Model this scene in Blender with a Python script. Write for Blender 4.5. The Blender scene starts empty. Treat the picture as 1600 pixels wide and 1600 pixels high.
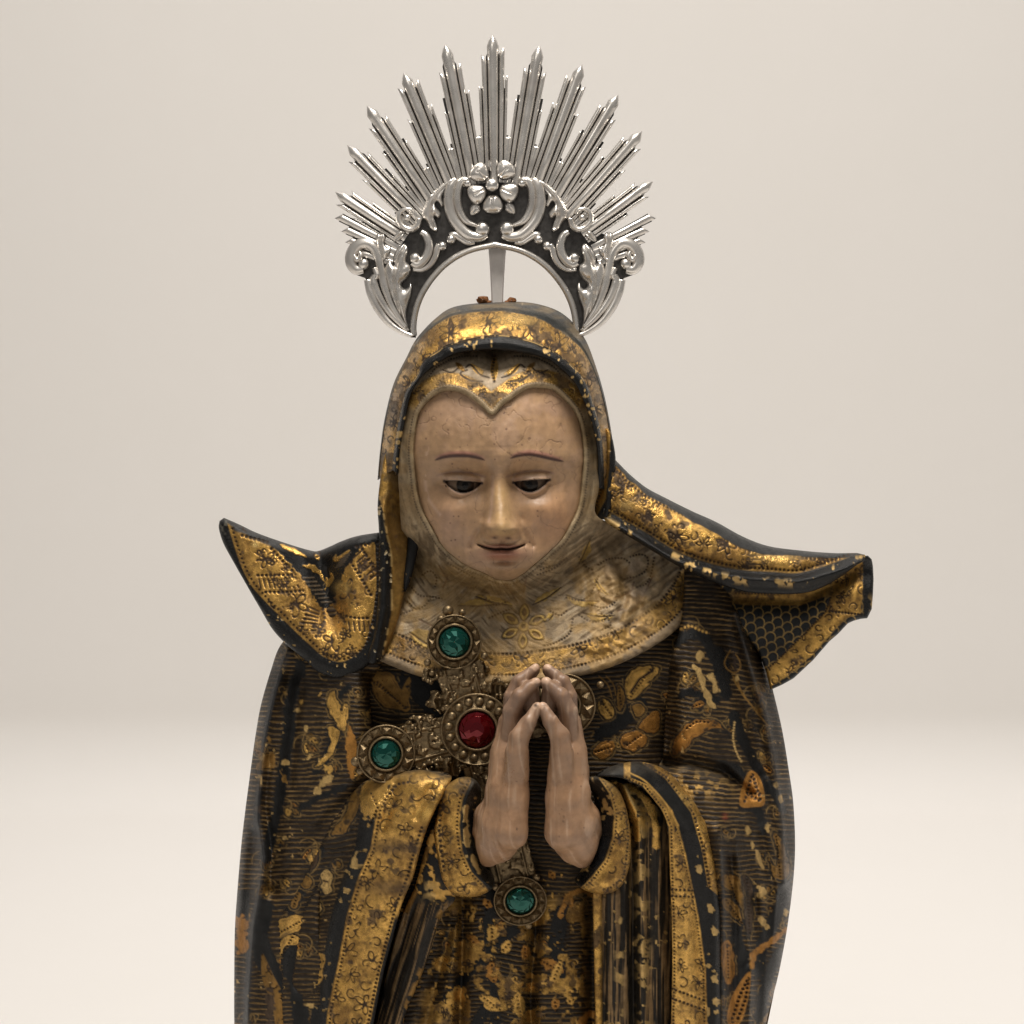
import bpy, math, random
import numpy as np
from mathutils import Vector, Matrix

# ------------------------------------------------------------------ camera, light, exposure
S = 0.00025            # metres per working unit
FOC = 3200.0           # camera distance / focal length in working units
PITCH = math.radians(8.0)
ZC = 1700.0            # height of the view centre on the statue plane
UP = np.array([0.0, math.sin(PITCH), math.cos(PITCH)])
FWD = np.array([0.0, math.cos(PITCH), -math.sin(PITCH)])
CAM = np.array([0.0, 0.0, ZC]) - FWD * FOC

scene = bpy.context.scene
cam_data = bpy.data.cameras.new("camera")
cam = bpy.data.objects.new("camera", cam_data)
scene.collection.objects.link(cam)
cam_data.sensor_width = 36.0
cam_data.lens = 36.0 * FOC / 1600.0
cam_data.clip_start = 0.01
cam_data.clip_end = 50.0
cam.location = CAM * S
cam.rotation_euler = (math.pi / 2 - PITCH, 0, 0)
scene.camera = cam

world = bpy.data.worlds.new("World")
scene.world = world
world.use_nodes = True
world.node_tree.nodes["Background"].inputs[0].default_value = (1.0, 0.955, 0.90, 1)
world.node_tree.nodes["Background"].inputs[1].default_value = 0.185


def area_light(name, loc, target, sx, sy, watts, colour, spread=180.0):
    l = bpy.data.lights.new(name, 'AREA')
    l.shape = 'RECTANGLE'
    l.size, l.size_y = sx, sy
    l.energy = watts
    l.color = colour
    l.spread = math.radians(spread)
    o = bpy.data.objects.new(name, l)
    o.location = loc
    o.rotation_euler = (Vector(target) - Vector(loc)).to_track_quat('-Z', 'Y').to_euler()
    scene.collection.objects.link(o)


area_light("ceiling_lamp", (0.10, -0.36, 1.65), (0.02, 0.05, 0.3), 0.5, 0.5, 24, (1.0, 0.94, 0.86))
area_light("front_fill", (-0.55, -1.6, 1.45), (0.0, 0.1, 0.45), 0.8, 0.6, 2.6, (1.0, 0.94, 0.87))  # added fill from the front; gives the silver its highlight lines
area_light("backdrop_fill", (0.25, 0.95, 1.85), (0.25, 0.93, 0.0), 2.4, 0.6, 5.8, (1.0, 0.97, 0.945), 85)  # added downlight that brightens the floor of the sweep

scene.view_settings.view_transform = 'Standard'
scene.view_settings.look = 'None'
scene.view_settings.exposure = 0.0
scene.view_settings.gamma = 1.0
scene.render.engine = 'CYCLES'
scene.cycles.use_denoising = True

random.seed(7)
RNG = np.random.RandomState(11)


# ------------------------------------------------------------------ maths helpers
def W(x, y, d):
    """working units -> world metres; d is the distance in front of the statue's axis plane"""
    x = np.asarray(x, float); y = np.asarray(y, float); d = np.asarray(d, float)
    a = x - 800.0; b = 800.0 - y
    dy = b * UP[1] + FOC * FWD[1]
    dz = b * UP[2] + FOC * FWD[2]
    t = (-d - CAM[1]) / dy
    return np.stack([(CAM[0] + t * a) * S, (CAM[1] + t * dy) * S, (CAM[2] + t * dz) * S], -1)


def Zm(x0, y0, f, pts):
    return [(x0 + p[0] / f, y0 + p[1] / f) for p in pts]


def spline(pts, n=12, closed=False):
    P = np.asarray(pts, float)
    m = len(P)
    out = []
    segs = m if closed else m - 1
    for i in range(segs):
        if closed:
            p0, p1, p2, p3 = P[(i - 1) % m], P[i], P[(i + 1) % m], P[(i + 2) % m]
        else:
            p1, p2 = P[i], P[i + 1]
            p0 = P[i - 1] if i > 0 else 2 * p1 - p2
            p3 = P[i + 2] if i + 2 < m else 2 * p2 - p1
        t = np.linspace(0, 1, n, endpoint=False)[:, None]
        out.append(0.5 * ((2 * p1) + (-p0 + p2) * t + (2 * p0 - 5 * p1 + 4 * p2 - p3) * t ** 2
                          + (-p0 + 3 * p1 - 3 * p2 + p3) * t ** 3))
    if not closed:
        out.append(P[-1:])
    return np.concatenate(out)


_TAB = np.random.RandomState(5).rand(256, 256)


def vnoise(x, y, seed=0):
    x = x + seed * 17.31; y = y + seed * 9.77
    xi = np.floor(x).astype(int); yi = np.floor(y).astype(int)
    fx = x - xi; fy = y - yi
    fx = fx * fx * (3 - 2 * fx); fy = fy * fy * (3 - 2 * fy)
    a = _TAB[xi & 255, yi & 255]; b = _TAB[(xi + 1) & 255, yi & 255]
    c = _TAB[xi & 255, (yi + 1) & 255]; e = _TAB[(xi + 1) & 255, (yi + 1) & 255]
    return (a * (1 - fx) + b * fx) * (1 - fy) + (c * (1 - fx) + e * fx) * fy


def fbm(x, y, scale, octv=3, seed=0):
    v = 0; a = 0.5; tot = 0
    x = x / scale; y = y / scale
    for o in range(octv):
        v = v + a * vnoise(x, y, seed + o * 3); tot += a
        x = x * 2.03; y = y * 2.03; a *= 0.5
    return v / tot


def sstep(a, b, x):
    t = np.clip((x - a) / (b - a), 0, 1)
    return t * t * (3 - 2 * t)


def lerp(a, b, t):
    return a + (b - a) * t


def interp(y, tab):
    t = np.asarray(tab, float)
    return np.interp(y, t[:, 0], t[:, 1])


def sd_poly(x, y, poly):
    P = np.asarray(poly, float)
    best = np.full(x.shape, 1e18); bx = np.zeros_like(x); by = np.zeros_like(x)
    ins = np.zeros(x.shape, bool)
    n = len(P)
    for i in range(n):
        ax, ay = P[i]; cx, cy = P[(i + 1) % n]
        ex, ey = cx - ax, cy - ay
        L = ex * ex + ey * ey
        if L < 1e-9:
            continue
        t = np.clip(((x - ax) * ex + (y - ay) * ey) / L, 0, 1)
        qx = ax + t * ex; qy = ay + t * ey
        dd = (x - qx) ** 2 + (y - qy) ** 2
        m = dd < best
        best = np.where(m, dd, best); bx = np.where(m, qx, bx); by = np.where(m, qy, by)
        if ay != cy:
            c = ((ay > y) != (cy > y)) & (x < ex * (y - ay) / ey + ax)
            ins ^= c
    d = np.sqrt(best)
    return np.where(ins, -d, d), bx, by


def sd_path(x, y, pts):
    """distance to a polyline, arc length along it, side"""
    P = np.asarray(pts, float)[:, :2]
    best = np.full(x.shape, 1e18); bs = np.zeros_like(x); side = np.zeros_like(x)
    acc = 0.0
    for i in range(len(P) - 1):
        ax, ay = P[i]; ex, ey = P[i + 1] - P[i]
        L = ex * ex + ey * ey
        if L < 1e-9:
            continue
        t = np.clip(((x - ax) * ex + (y - ay) * ey) / L, 0, 1)
        qx = ax + t * ex; qy = ay + t * ey
        dd = (x - qx) ** 2 + (y - qy) ** 2
        m = dd < best
        l = math.sqrt(L)
        best = np.where(m, dd, best); bs = np.where(m, acc + t * l, bs)
        side = np.where(m, np.sign(ex * (y - ay) - ey * (x - ax)), side)
        acc += l
    return np.sqrt(best), bs, side


def gauss(x, y, cx, cy, sx, sy):
    return np.exp(-((x - cx) / sx) ** 2 - ((y - cy) / sy) ** 2)


def rnd(e, R):
    """drop of a rounded edge of radius R at distance e inside it"""
    q = np.clip(e, 0, R)
    return R - np.sqrt(np.maximum(R * R - (R - q) ** 2, 0))


# ------------------------------------------------------------------ mesh helpers
def add_mesh(name, verts, face_lists, mat, parent=None, col=None, rgh=None, smooth=True):
    """face_lists: arrays (n,k) of indices or plain lists (one n-gon)"""
    me = bpy.data.meshes.new(name)
    verts = np.asarray(verts, np.float32)
    me.vertices.add(len(verts))
    me.vertices.foreach_set("co", verts.ravel())
    loops = []; starts = []; tot = 0
    for F in face_lists:
        F = np.asarray(F, np.int32)
        if F.size == 0:
            continue
        if F.ndim == 1:
            F = F[None]
        k = F.shape[1]
        loops.append(F.ravel())
        starts.append(tot + np.arange(len(F)) * k)
        tot += F.size
    loops = np.concatenate(loops); starts = np.concatenate(starts)
    me.loops.add(len(loops)); me.loops.foreach_set("vertex_index", loops)
    me.polygons.add(len(starts)); me.polygons.foreach_set("loop_start", starts.astype(np.int32))
    me.update(calc_edges=True)
    me.polygons.foreach_set("use_smooth", np.full(len(starts), bool(smooth)))
    if col is not None:
        a = me.attributes.new("col", 'FLOAT_COLOR', 'POINT')
        a.data.foreach_set("color", np.asarray(col, np.float32).ravel())
    if rgh is not None:
        a = me.attributes.new("rgh", 'FLOAT', 'POINT')
        a.data.foreach_set("value", np.asarray(rgh, np.float32).ravel())
    me.validate()
    me.materials.append(mat)
    o = bpy.data.objects.new(name, me)
    scene.collection.objects.link(o)
    if parent is not None:
        attach(o, parent)
    return o


def attach(o, parent):
    o.parent = parent
    # the part's mesh is in world metres; a mesh part already stands at the world's origin
    o.matrix_parent_inverse = Matrix.Translation(-parent.location) if parent.parent is None else Matrix.Identity(4)


def empty(name, loc, parent=None, **props):
    o = bpy.data.objects.new(name, None)
    o.empty_display_size = 0.02
    scene.collection.objects.link(o)
    o.location = loc
    if parent is not None:
        attach(o, parent)
    for k, v in props.items():
        o[k] = v
    return o


class Paint:
    """colour, metal, gloss and engraving on a set of surface points"""

    def __init__(s, x, y, sd=None):
        n = len(x)
        s.x, s.y, s.sd = x, y, sd
        s.col = np.zeros((n, 3)); s.met = np.zeros(n); s.rgh = np.full(n, 0.5); s.dz = np.zeros(n)

    def near(s, pts, pad):
        P = np.asarray(pts, float)
        return np.nonzero((s.x > P[:, 0].min() - pad) & (s.x < P[:, 0].max() + pad)
                          & (s.y > P[:, 1].min() - pad) & (s.y < P[:, 1].max() + pad))[0]

    def put(s, m, c, met=0.0, rgh=0.5, dz=0.0, idx=None):
        if idx is None:
            idx = slice(None)
        m = np.clip(m, 0, 1)
        c = np.asarray(c, float)
        s.col[idx] = s.col[idx] * (1 - m[:, None]) + c * m[:, None]
        s.met[idx] = s.met[idx] * (1 - m) + met * m
        s.rgh[idx] = s.rgh[idx] * (1 - m) + rgh * m
        s.dz[idx] = s.dz[idx] * (1 - m) + dz * m

    def stroke(s, pts, w, c, met=0.0, rgh=0.5, dz=0.0, taper=False, sm=1.4, brk=0.0, mask=None, rough=None):
        i = s.near(pts, w + 3)
        if len(i) == 0:
            return
        d, t, _ = sd_path(s.x[i], s.y[i], pts)
        if rough is None:
            rough = 0 if w < 2.5 else min(w * 1.6, 7)
        if rough:
            d = d + (fbm(s.x[i], s.y[i], 7, 2, 19) - 0.5) * rough
        ww = w
        if taper:
            P = np.asarray(pts, float)[:, :2]
            L = np.sqrt((np.diff(P, axis=0) ** 2).sum(1)).sum()
            ww = w * np.sqrt(np.clip(1 - (2 * t / L - 1) ** 2, 0.02, 1))
        m = np.clip(0.5 - (d - ww) / sm, 0, 1)
        if brk:
            m = m * (fbm(s.x[i], s.y[i], 14, 2, 31) > brk)
        if mask is not None:
            m = m * mask[i]
        s.put(m, c, met, rgh, dz, i)

    def dots(s, pts, sp, r, c, met=0.0, rgh=0.5, dz=-1.2, mask=None):
        i = s.near(pts, r + 3)
        if len(i) == 0:
            return
        d, t, _ = sd_path(s.x[i], s.y[i], pts)
        q = (t + sp / 2) % sp - sp / 2
        dd = np.sqrt(d * d + q * q)
        m = np.clip(0.5 - (dd - r) / 1.3, 0, 1)
        if mask is not None:
            m = m * mask[i]
        s.put(m, c, met, rgh, dz, i)

    def poly(s, pts, c, met=0.0, rgh=0.5, dz=0.0, wear=0.0, sm=1.5, rough=0.0, seed=0):
        i = s.near(pts, 4)
        if len(i) == 0:
            return
        d, _, _ = sd_poly(s.x[i], s.y[i], pts)
        if rough:
            d = d + (fbm(s.x[i], s.y[i], 6, 3, seed + 3) - 0.5) * rough * 2.2
        m = np.clip(0.5 - d / sm, 0, 1)
        if wear:
            m = m * np.clip((fbm(s.x[i], s.y[i], 11, 3, seed) - wear) * 12, 0, 1)
        s.put(m, c, met, rgh, dz, i)

    def flower(s, cx, cy, r, n, rot, c, w=1.1, met=0.1, mask=None, fill=None):
        pts = [(cx - r, cy - r), (cx + r, cy + r)]
        i = s.near(pts, 3)
        if len(i) == 0:
            return
        dx = s.x[i] - cx + (fbm(s.x[i], s.y[i], 8, 2, 41) - 0.5) * 4; dy = s.y[i] - cy + (fbm(s.x[i], s.y[i], 8, 2, 43) - 0.5) * 4
        rho = np.hypot(dx, dy); th = np.arctan2(dy, dx) - rot
        k = (th * n / (2 * math.pi)) % 1.0 - 0.5
        # each petal: a thin ellipse along its own axis
        ang = k * 2 * math.pi / n
        u = rho * np.cos(ang) - 0.58 * r; v = rho * np.sin(ang)
        e = np.sqrt((u / (0.42 * r)) ** 2 + (v / (0.24 * r * 5 / n)) ** 2)
        dist = np.abs(e - 1) * 0.3 * r
        m = np.clip(0.5 - (dist - w) / 1.2, 0, 1)
        m = np.maximum(m, np.clip(0.5 - (rho - 0.13 * r - 0.8) / 1.2, 0, 1))
        m = m * sstep(0.30, 0.48, fbm(s.x[i], s.y[i], 10, 2, 47))
        if mask is not None:
            m = m * mask[i]
        if fill is not None:
            mf = np.clip((1 - e) * 4, 0, 1)
            s.put(mf if mask is None else mf * mask[i], fill, 0.6, 0.35, 0.5, i)
        s.put(m, c, met, 0.55, -1.0, i)

    def rgba(s):
        return np.concatenate([s.col, s.met[:, None]], 1)


def grid(outline, step, drop=None):
    P = np.asarray(outline, float)
    xs = np.arange(P[:, 0].min() - step, P[:, 0].max() + 2 * step, step)
    ys = np.arange(P[:, 1].min() - step, P[:, 1].max() + 2 * step, step)
    X, Y = np.meshgrid(xs, ys)
    sh = X.shape
    x = X.ravel(); y = Y.ravel()
    sd, bx, by = sd_poly(x, y, P)
    ins = sd < 0
    if drop is not None:
        keepv = ~drop(x, y)
    else:
        keepv = np.ones(len(x), bool)
    idx = np.arange(len(x)).reshape(sh)
    a = idx[:-1, :-1].ravel(); b = idx[:-1, 1:].ravel(); c = idx[1:, 1:].ravel(); e = idx[1:, :-1].ravel()
    k = (ins[a] | ins[b] | ins[c] | ins[e]) & keepv[a] & keepv[b] & keepv[c] & keepv[e]
    q = np.stack([a, e, c, b], 1)[k]
    used = np.zeros(len(x), bool); used[q.ravel()] = True
    out = used & ~ins
    x = np.where(out, bx, x); y = np.where(out, by, y); sd = np.where(out, 0, sd)
    rm = np.cumsum(used) - 1
    return x[used], y[used], sd[used], rm[q]


def boundary(q, n):
    e = np.concatenate([q[:, [0, 1]], q[:, [1, 2]], q[:, [2, 3]], q[:, [3, 0]]]).astype(np.int64)
    code = e[:, 0] * n + e[:, 1]; rev = e[:, 1] * n + e[:, 0]
    return e[~np.isin(code, rev)]


def layer(name, outline, depth, paint, mat, parent, step=1.5, edge=6.0, skirt=30.0, cap=True, drop=None, smooth=True, relief=1.9):
    x, y, sd, q = grid(outline, step, drop)
    p = Paint(x, y, sd)
    if paint is not None:
        paint(p)
    d = depth(x, y, sd) + p.dz * relief
    if edge:
        d = d - rnd(-sd, edge)
    n = len(x)
    be = boundary(q, n)
    bv = np.unique(be)
    mp = np.full(n, -1); mp[bv] = n + np.arange(len(bv))
    xx = np.concatenate([x, x[bv]]); yy = np.concatenate([y, y[bv]])
    dd = np.concatenate([d, d[bv] - skirt])
    sk = np.stack([be[:, 1], be[:, 0], mp[be[:, 0]], mp[be[:, 1]]], 1)
    faces = [q, sk]
    if cap:
        nxt = {}
        for a, b in be:
            nxt.setdefault(int(b), []).append(int(a))
        seen = set(); loops = []
        for st in list(nxt):
            if st in seen:
                continue
            lp = [st]; seen.add(st); cur = st
            while True:
                c2 = [v for v in nxt.get(cur, []) if v not in seen]
                if not c2:
                    break
                cur = c2[0]; seen.add(cur); lp.append(cur)
            loops.append(lp)
        loops.sort(key=len, reverse=True)
        for lp in loops[:1]:
            if len(lp) > 3:
                faces.append(mp[np.array(lp)])
    sel = np.concatenate([np.arange(n), bv])
    col = p.rgba()[sel] if paint is not None else None
    rg = p.rgh[sel] if paint is not None else None
    return add_mesh(name, W(xx, yy, dd), faces, mat, parent, col, rg, smooth)


def loft(name, rows, mat, parent, paint=None, closed=False, smooth=True, flip=False):
    """rows: (M,N,3) working-unit points"""
    R = np.asarray(rows, float)
    M, N = R.shape[:2]
    idx = np.arange(M * N).reshape(M, N)
    if closed:
        idx = np.concatenate([idx, idx[:, :1]], 1)
    a = idx[:-1, :-1].ravel(); b = idx[:-1, 1:].ravel(); c = idx[1:, 1:].ravel(); e = idx[1:, :-1].ravel()
    q = np.stack([a, e, c, b], 1)
    if flip:
        q = q[:, ::-1]
    f = R.reshape(-1, 3)
    col = rg = None
    x, y, d = f[:, 0].copy(), f[:, 1].copy(), f[:, 2].copy()
    if paint is not None:
        p = Paint(x, y)
        p.row = np.repeat(np.arange(M), N); p.colm = np.tile(np.arange(N), M)
        paint(p)
        d = d + p.dz
        col = p.rgba(); rg = p.rgh
    return add_mesh(name, W(x, y, d), [q], mat, parent, col, rg, smooth)


def ribbon(name, pts, w, h, d0, mat, parent, n=8, seg=8, flat=0.0, bend=None):
    """a raised half-round bar along a path; w may be a list of half widths along the path"""
    P = spline(pts, n)[:, :2]
    T = np.gradient(P, axis=0); T /= np.linalg.norm(T, axis=1)[:, None] + 1e-9
    Nn = np.stack([-T[:, 1], T[:, 0]], 1)
    ww = np.interp(np.linspace(0, 1, len(P)), np.linspace(0, 1, len(w)), w) if hasattr(w, '__len__') else np.full(len(P), w)
    wmax = ww.max()
    ang = np.linspace(-math.pi / 2, math.pi / 2, seg + 1)
    rows = []
    for i in range(len(P)):
        hh = h * (0.35 + 0.65 * ww[i] / wmax)
        off = np.sin(ang) * ww[i]
        up = np.cos(ang) ** (0.6 if flat else 1.0) * hh
        pr = [(P[i, 0] + Nn[i, 0] * off[0], P[i, 1] + Nn[i, 1] * off[0], -8)]
        pr += [(P[i, 0] + Nn[i, 0] * o, P[i, 1] + Nn[i, 1] * o, u) for o, u in zip(off, up)]
        pr += [(P[i, 0] + Nn[i, 0] * off[-1], P[i, 1] + Nn[i, 1] * off[-1], -8)]
        rows.append(pr)
    R = np.array(rows)
    # close the ends
    e0 = np.repeat(R[:1].mean(1, keepdims=True), R.shape[1], 1); e1 = np.repeat(R[-1:].mean(1, keepdims=True), R.shape[1], 1)
    e0[..., 2] = 0; e1[..., 2] = 0
    R = np.concatenate([e0, R, e1])
    R[..., 2] += d0(R[..., 0], R[..., 1]) if callable(d0) else d0
    return loft(name, R, mat, parent, patina_shade if mat.name == "patina_shade_silver" else None)


def patina_shade(p):
    """bright silver on the crests, black tarnish and painted flank shade along the foot of each relief"""
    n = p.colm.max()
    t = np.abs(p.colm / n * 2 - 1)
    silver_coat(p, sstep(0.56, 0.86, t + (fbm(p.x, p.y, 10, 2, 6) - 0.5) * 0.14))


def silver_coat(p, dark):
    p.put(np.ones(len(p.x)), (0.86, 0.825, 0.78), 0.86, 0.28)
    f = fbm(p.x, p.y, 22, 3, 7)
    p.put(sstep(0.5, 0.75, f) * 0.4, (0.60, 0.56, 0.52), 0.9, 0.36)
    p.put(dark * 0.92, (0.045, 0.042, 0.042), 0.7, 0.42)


def lathe(name, cx, cy, d0, prof, mat, parent, n=40, smooth=True, sq=(1.0, 1.0), rot=0.0, tiltx=0.0, tilty=0.0):
    """prof: list of (radius, height) from the outside in"""
    th = np.linspace(0, 2 * math.pi, n, endpoint=False) + rot
    rows = []
    for r, h in prof:
        dx = r * np.cos(th) * sq[0]; dy = r * np.sin(th) * sq[1]
        rows.append(np.stack([cx + dx, cy + dy, d0 + h + tiltx * dx + tilty * dy], 1))
    return loft(name, np.array(rows), mat, parent, closed=True, smooth=smooth, flip=True)


# ------------------------------------------------------------------ materials
def nodes_of(name):
    m = bpy.data.materials.new(name)
    m.use_nodes = True
    nt = m.node_tree
    b = nt.nodes["Principled BSDF"]
    return m, nt, b


def noise_node(nt, scale, detail=4, rough=0.6):
    tc = nt.nodes.new("ShaderNodeTexCoord")
    n = nt.nodes.new("ShaderNodeTexNoise")
    n.inputs["Scale"].default_value = scale
    n.inputs["Detail"].default_value = detail
    n.inputs["Roughness"].default_value = rough
    nt.links.new(tc.outputs["Object"], n.inputs["Vector"])
    return n


def ramp(nt, src, lo, hi, a=0.3, b=0.7):
    r = nt.nodes.new("ShaderNodeMapRange")
    r.inputs["From Min"].default_value = a; r.inputs["From Max"].default_value = b
    r.inputs["To Min"].default_value = lo; r.inputs["To Max"].default_value = hi
    nt.links.new(src, r.inputs["Value"])
    return r.outputs["Result"]


def painted_material(name, bump=0.25, scale=2600, spec=0.5, sss=0.0, var=(0.78, 1.18), coat=0.0):
    m, nt, b = nodes_of(name)
    at = nt.nodes.new("ShaderNodeAttribute"); at.attribute_name = "col"
    ar = nt.nodes.new("ShaderNodeAttribute"); ar.attribute_name = "rgh"
    n1 = noise_node(nt, scale / 8, 5)
    mul = nt.nodes.new("ShaderNodeVectorMath"); mul.operation = 'SCALE'
    nt.links.new(at.outputs["Color"], mul.inputs[0])
    nt.links.new(ramp(nt, n1.outputs["Fac"], var[0], var[1]), mul.inputs["Scale"])
    nt.links.new(mul.outputs[0], b.inputs["Base Color"])
    nt.links.new(at.outputs["Alpha"], b.inputs["Metallic"])
    add = nt.nodes.new("ShaderNodeMath"); add.operation = 'ADD'
    n2 = noise_node(nt, scale / 3, 3)
    nt.links.new(ar.outputs["Fac"], add.inputs[0])
    nt.links.new(ramp(nt, n2.outputs["Fac"], -0.09, 0.09), add.inputs[1])
    nt.links.new(add.outputs[0], b.inputs["Roughness"])
    b.inputs["Specular IOR Level"].default_value = spec
    if sss:
        b.inputs["Subsurface Weight"].default_value = sss
        b.inputs["Subsurface Radius"].default_value = (0.003, 0.0012, 0.0006)
    if coat:
        b.inputs["Coat Weight"].default_value = coat
        b.inputs["Coat Roughness"].default_value = 0.3
    n3 = noise_node(nt, scale, 3)
    bp = nt.nodes.new("ShaderNodeBump")
    bp.inputs["Strength"].default_value = bump
    bp.inputs["Distance"].default_value = 0.0004
    nt.links.new(n3.outputs["Fac"], bp.inputs["Height"])
    nt.links.new(bp.outputs[0], b.inputs["Normal"])
    return m


def metal_material(name, c1, c2, met, r1, r2, scale=700, bump=0.1, bscale=1500, spec=0.5):
    m, nt, b = nodes_of(name)
    n1 = noise_node(nt, scale, 5)
    mx = nt.nodes.new("ShaderNodeMix"); mx.data_type = 'RGBA'
    mx.inputs["A"].default_value = (*c1, 1); mx.inputs["B"].default_value = (*c2, 1)
    nt.links.new(ramp(nt, n1.outputs["Fac"], 0, 1), mx.inputs["Factor"])
    nt.links.new(mx.outputs["Result"], b.inputs["Base Color"])
    b.inputs["Metallic"].default_value = met
    b.inputs["Specular IOR Level"].default_value = spec
    n2 = noise_node(nt, scale * 2.3, 3)
    nt.links.new(ramp(nt, n2.outputs["Fac"], r1, r2), b.inputs["Roughness"])
    n3 = noise_node(nt, bscale, 3)
    bp = nt.nodes.new("ShaderNodeBump")
    bp.inputs["Strength"].default_value = bump
    bp.inputs["Distance"].default_value = 0.0004
    nt.links.new(n3.outputs["Fac"], bp.inputs["Height"])
    nt.links.new(bp.outputs[0], b.inputs["Normal"])
    return m


M_PAINT = painted_material("estofado_paint", bump=0.6, spec=0.22, var=(0.62, 1.3))
M_CLOTH = painted_material("wimple_paint", bump=0.7, spec=0.35, var=(0.62, 1.28))
M_FLESH = painted_material("flesh_paint", bump=0.13, sss=0.02, var=(0.86, 1.12), spec=0.45)
M_EYE = painted_material("glass_eye", bump=0.0, var=(0.97, 1.03), spec=0.2)
M_SILVER = metal_material("polished_silver", (0.90, 0.87, 0.83), (0.80, 0.77, 0.73), 1.0, 0.27, 0.38, 160, 0.015, 500)
M_SILVERP = painted_material("patina_shade_silver", bump=0.0, scale=500, var=(0.95, 1.03))
M_OXID = metal_material("oxidised_silver", (0.055, 0.052, 0.050), (0.11, 0.105, 0.10), 0.75, 0.40, 0.58, 500, 0.25, 1600)
M_STEM = metal_material("matt_silver", (0.85, 0.81, 0.78), (0.76, 0.72, 0.69), 0.25, 0.38, 0.5, 300, 0.1)
M_BRONZE = metal_material("old_bronze", (0.30, 0.22, 0.12), (0.13, 0.09, 0.05), 0.85, 0.34, 0.52, 900, 0.3, 2200)
M_WOOD = metal_material("bare_wood", (0.36, 0.15, 0.05), (0.20, 0.08, 0.03), 0.0, 0.7, 0.9, 1500, 0.6, 3000)
M_BACK = metal_material("backdrop_paper", (0.78, 0.757, 0.733), (0.77, 0.747, 0.72), 0.0, 0.85, 0.95, 6, 0.0, 400, 0.2)


def gem_material(name, c):
    m, nt, b = nodes_of(name)
    b.inputs["Base Color"].default_value = (*c, 1)
    b.inputs["Metallic"].default_value = 0.75
    b.inputs["Roughness"].default_value = 0.08
    b.inputs["Coat Weight"].default_value = 0.5
    b.inputs["Coat Roughness"].default_value = 0.03
    return m


M_GREEN = gem_material("green_glass", (0.0, 0.078, 0.058))
M_RED = gem_material("red_glass", (0.15, 0.0006, 0.005))

BLK = (0.0105, 0.0105, 0.0105)
BRN = (0.020, 0.0135, 0.009)
GOLD1 = (0.66, 0.39, 0.105)
GOLD2 = (0.27, 0.15, 0.042)
ORANGE = (0.40, 0.19, 0.045)
BOLE = (0.085, 0.055, 0.034)
INK = (0.045, 0.028, 0.018)
CREAM = (0.50, 0.40, 0.27)
PALEG = (0.54, 0.36, 0.14)

# ------------------------------------------------------------------ backdrop: a paper sweep, table level to wall
def build_backdrop():
    yb = 4080.0 * S      # where the floor starts to curl up
    R = 0.08
    prof = [(-1.2, 0.0), (-0.6, 0.0), (0.0, 0.0), (0.5, 0.0), (yb - 0.3, 0.0)]
    for k in range(17):
        a = k / 16 * math.pi / 2
        prof.append((yb + R * math.sin(a), R - R * math.cos(a)))
    prof += [(yb + R, 0.5), (yb + R, 1.0), (yb + R, 1.6), (yb + R, 2.3)]
    xs = np.linspace(-1.8, 1.8, 13)
    V = np.array([[(x, p[0], p[1]) for x in xs] for p in prof])
    idx = np.arange(V.shape[0] * V.shape[1]).reshape(V.shape[:2])
    q = np.stack([idx[:-1, :-1].ravel(), idx[:-1, 1:].ravel(), idx[1:, 1:].ravel(), idx[1:, :-1].ravel()], 1)
    o = add_mesh("backdrop", V.reshape(-1, 3), [q], M_BACK)
    o["kind"] = "structure"
    o["label"] = "pale seamless backdrop curving up from the table to the wall"


build_backdrop()

# ------------------------------------------------------------------ the carved statue
STATUE = empty("saint_statue", tuple(W(800, 2500, 0)), label="carved and gilded statue of a praying veiled nun in a black mantle",
               category="statue")
ZB = W(800, 2500, 0)[2]

SIL = [(880, 500, 1120), (1000, 439, 1183), (1100, 410, 1211), (1200, 394, 1230), (1300, 380, 1240), (1400, 371, 1235),
       (1500, 368, 1218), (1600, 368, 1195), (1700, 372, 1185), (2400, 430, 1130)]
SL = [(a, b) for a, b, c in SIL]; SR = [(a, c) for a, b, c in SIL]
BD = [(880, 110), (1000, 145), (1100, 162), (1300, 188), (1600, 208), (2400, 220)]


def torso(x, y):
    l = interp(y, SL); r = interp(y, SR); b = interp(y, BD)
    u = (x - (l + r) / 2) / ((r - l) / 2 + 3)
    return b * np.sqrt(np.clip(1 - u * u, 0, 1))


def fold(x, y, pts, w, h, sharp=False):
    d, t, s = sd_path(x, y, pts)
    return h / (1 + (d / w) ** 2) if sharp else h * np.exp(-(d / w) ** 2)


def gild(p, m, seed=0, bright=1.0, wear=0.36, rgh=0.29):
    """leaf gold with rubbed, dirty and bare places"""
    i = np.nonzero(m > 0.01)[0]
    if len(i) == 0:
        return
    x, y = p.x[i], p.y[i]
    t = fbm(x, y, 34, 4, seed)
    f = fbm(x, y, 7, 3, seed + 8)
    k = sstep(0.30, 0.66, t * 0.6 + f * 0.4)
    c = np.asarray(GOLD2) * (1 - k[:, None]) + np.asarray(GOLD1) * k[:, None]
    p.put(m[i], c * bright, 0.0, rgh, 0.0, i)
    p.met[i] = p.met[i] * (1 - m[i]) + m[i] * (0.55 + 0.3 * k)
    w = sstep(wear + 0.01, wear - 0.08, fbm(x, y, 16, 4, seed + 15)) * m[i]
    p.put(w * 0.85, BOLE, 0.1, 0.6, -0.5, i)
    g = sstep(0.60, 0.72, fbm(x, y, 4, 2, seed + 25)) * m[i]
    p.put(g * 0.35, INK, 0.1, 0.6, -0.3, i)


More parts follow.
